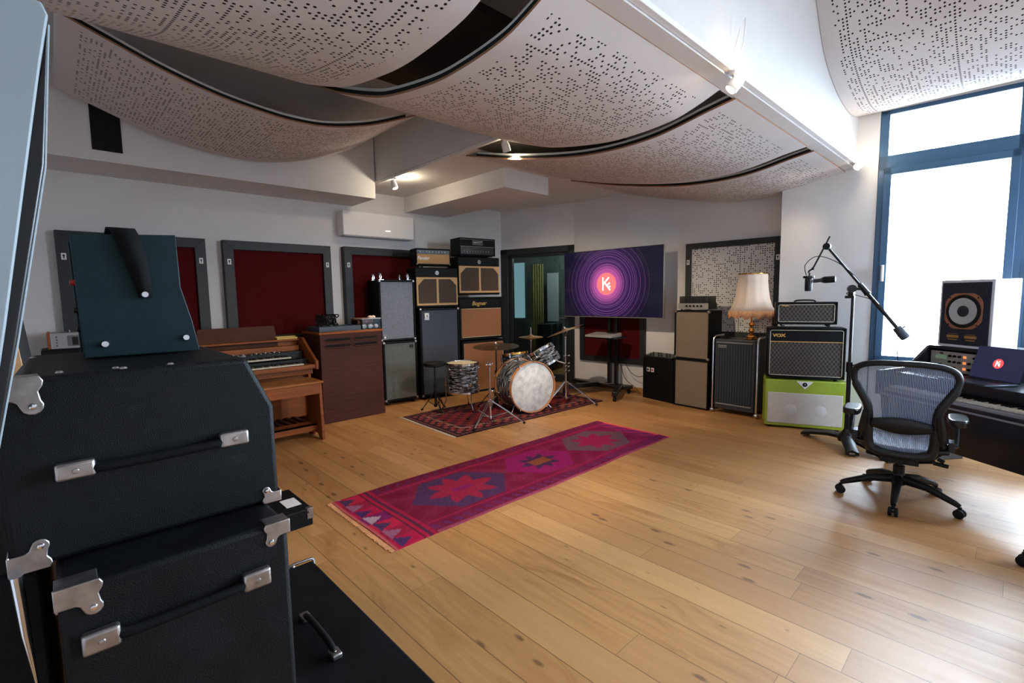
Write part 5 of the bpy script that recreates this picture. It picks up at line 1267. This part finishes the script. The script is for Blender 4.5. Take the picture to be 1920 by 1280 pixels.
for x, y in ((.0, 1.14), (.085, 1.115), (.155, 1.112), (.285, 1.13), (.075, 1.13), (-.04, 1.5), (.27, 1.5)):
    m = M(); m.lathe([(0, .004), (.004, .003), (.006, 0)], (x, y, .317), (0, 0, 1), 12); m.done('rivet', nickel, t)
m = M(); m.tube([(-.076, 1.088, .0), (-.072, 1.086, -.10), (-.066, 1.088, -.20)], [.009, .007, .002], 10); m.done('bracket_tongue', chrome, t)
t = thing('equipment_case', 'tall black case under the chamfered case, with riveted metal handle caps', 'case', (0, 0, 0))
m = M(); m.box(-.030, .985, 0, .308, 1.50, .980); m.done('case_body', tolex2, t, bevel=.010, seg=3)
handlecaps(t, .016, .243, .985, .888, .890, .048, .034)
bracket(t, .308, .985, .980, -1, -1, .045); bracket(t, -.030, .985, .980, 1, -1, .055)
t = thing('equipment_case', 'low black case on the floor with a small strap handle on its lid', 'case', (0, 0, 0))
m = M(); m.box(.335, .905, 0, .630, 1.765, .450); m.done('case_body', tolex2, t, bevel=.007, seg=3)
m = M(); m.tube(catmull([(.484, 1.225, .458), (.484, 1.27, .472), (.484, 1.40, .472), (.484, 1.445, .458)], 5), [.009]*16, 10); m.done('handle_strap', rubber, t)
for y in (1.228, 1.442):
    m = M(); m.box(.470, y-.018, .450, .498, y+.018, .466); c = m.done('handle_cap', nickel, t, bevel=.004); m = M(); m.lathe([(0, .003), (.004, .002), (.005, 0)], (.484, y, .466), (0, 0, 1), 12); m.done('rivet', chrome, c)
m = M(); m.tube(catmull([(.55, 1.768, .440), (.555, 1.77, .455), (.60, 1.768, .456), (.632, 1.768, .452), (.634, 1.76, .43)], 5), .005); m.ball((.56, 1.765, .45), .008, 10); m.done('corner_bracket', nickel, t)
t = thing('flat_case', 'flat black case lying on the floor behind the stack, with metal corner', 'case', (0, 0, 0))
m = M(); m.box(.55, 3.0, 0, 1.09, 3.42, .11); m.done('case_body', tolex2, t, bevel=.006)
m = M(); m.box(1.055, 2.996, .045, 1.094, 3.03, .114); m.ball((1.065, 2.993, .09), .008, 10); m.done('corner_bracket', nickel, t, bevel=.004)
m = M(); m.box(.97, 3.10, .111, 1.06, 3.24, .113); tag(m.done('paper_sheet', whitem), 'small sheet of white paper lying on the flat black case', 'paper')
m = M(); m.box(-.62, 1.13, 0, -.045, 2.0, .972); m.done('case_body', tolex2, thing('flight_case', 'dark case in the shadow at the lower left edge behind the stack', 'case'), bevel=.01)
# small teal unit on top
t = thing('desktop_unit', 'dark teal metal unit with carrying strap and bright screws, on top of the nearest case', 'audio unit', (0, 0, 1.302))
P = [(.040, .002), (.246, .002), (.236, .070), (.218, .150), (.216, .268), (.036, .258)]
m = M(); m.prism(P, 1.335, 1.345); pn = m.done('side_panel', tealp, t, bevel=.002)
m = M(); m.prism([(.046, .012), (.238, .012), (.228, .070), (.210, .150), (.208, .260), (.042, .250)], 1.345, 1.50); m.done('body', blackmetal, t, bevel=.003)
m = M(); m.prism(P, 1.50, 1.51); m.done('side_panel', tealp, t, bevel=.002)
for x, z in ((.075, .030), (.220, .034), (.149, .134)):
    yy = 1.335 if z < .1 else 1.323
    m = M(); m.lathe([(0, .006), (.006, .006), (.0075, .003), (.0085, 0)], (x, yy, z), (0, -1, 0), 20); m.cyl((x, yy-.005, z), (x, yy-.0065, z), .0035, n=6); m.done('screw', chrome, pn)
m = M(); R_ = []
for u, (x, y, z, w_) in enumerate(((.150, 1.327, .126, .012), (.147, 1.325, .160, .016), (.136, 1.322, .220, .021), (.126, 1.328, .262, .022), (.122, 1.345, .276, .022), (.120, 1.40, .282, .022), (.122, 1.48, .276, .022))):
    R_.append([m._v((x-w_, y, z)), m._v((x+w_, y, z))])
for a, b in zip(R_, R_[1:]): m._f([a[0], a[1], b[1], b[0]], True)
m.done('carrying_strap', strapm, t, thick=.004)
for x, y, z, r_, mt in ((.222, 1.39, .175, .010, silverp), (.236, 1.39, .082, .008, chrome), (.243, 1.42, .045, .010, silverp), (.228, 1.46, .12, .009, silverp), (.034, 1.40, .16, .007, plain('red_knob', (150, 24, 30), .4)), (.036, 1.42, .10, .007, blackp), (.038, 1.40, .06, .008, blackp)):
    m = M(); sx = 1 if x > .1 else -1; m.lathe([(0, .016), (r_*.8, .015), (r_, 0)], (x-sx*.012, y, z), (sx, 0, .15), 14); m.done('knob', mt, t)

# ================================================================== pale folded screen at the left edge, boards behind it
t = thing('folding_screen', 'pale grey slanted panel with black folded frame at the left edge', 'screen', (0, 0, 0))
m = M(); m.prism([(-.30, 1.785), (.018, 1.768), (.0225, 1.755), (.012, 1.70), (-.0405, 1.395), (-.058, 1.30), (-.30, 1.05)], .80, .812); m.done('panel', lightgrey, t, bevel=.002)
m = M(); m.prism([(.0225, 1.755), (.006, 1.585), (-.034, 1.375), (-.07, 1.20), (-.10, 1.20), (-.06, 1.345), (-.018, 1.575), (.012, 1.70)], .815, .84); m.done('frame', blackmetal, t, bevel=.002)
m = M(); m.tube([(.0225, .828, 1.755), (.0065, .828, 1.585), (-.0335, .828, 1.375), (-.07, .828, 1.20)], .0016); m.done('edge_piping', lightgrey, t)
m = M(); m.box(-.32, .80, 0, -.28, .84, 1.78); m.box(-.5, .6, 0, -.28, 1.0, .03); m.done('post', blackmetal, t)
def board(x0, y0, z1, lean, label, face):
    t = thing('leaning_board', label, 'board', (x0, y0, 0)); t.rotation_euler = (0, lean, 0)
    m = M(); m.box(0, 0, .01, .030, .8, z1); m.done('panel', face, t)
    m = M(); m.box(-.001, -.012, .01, .031, 0, z1); m.done('edge_strip', birch, t, bevel=.002)
board(-.02, 2.42, 1.60, -.085, 'birch edged dark board leaning behind the pale screen, nearer to the red panel', felt)
board(-.17, 2.3, 1.52, -.060, 'birch edged pale board leaning at the left picture edge', lightgrey)
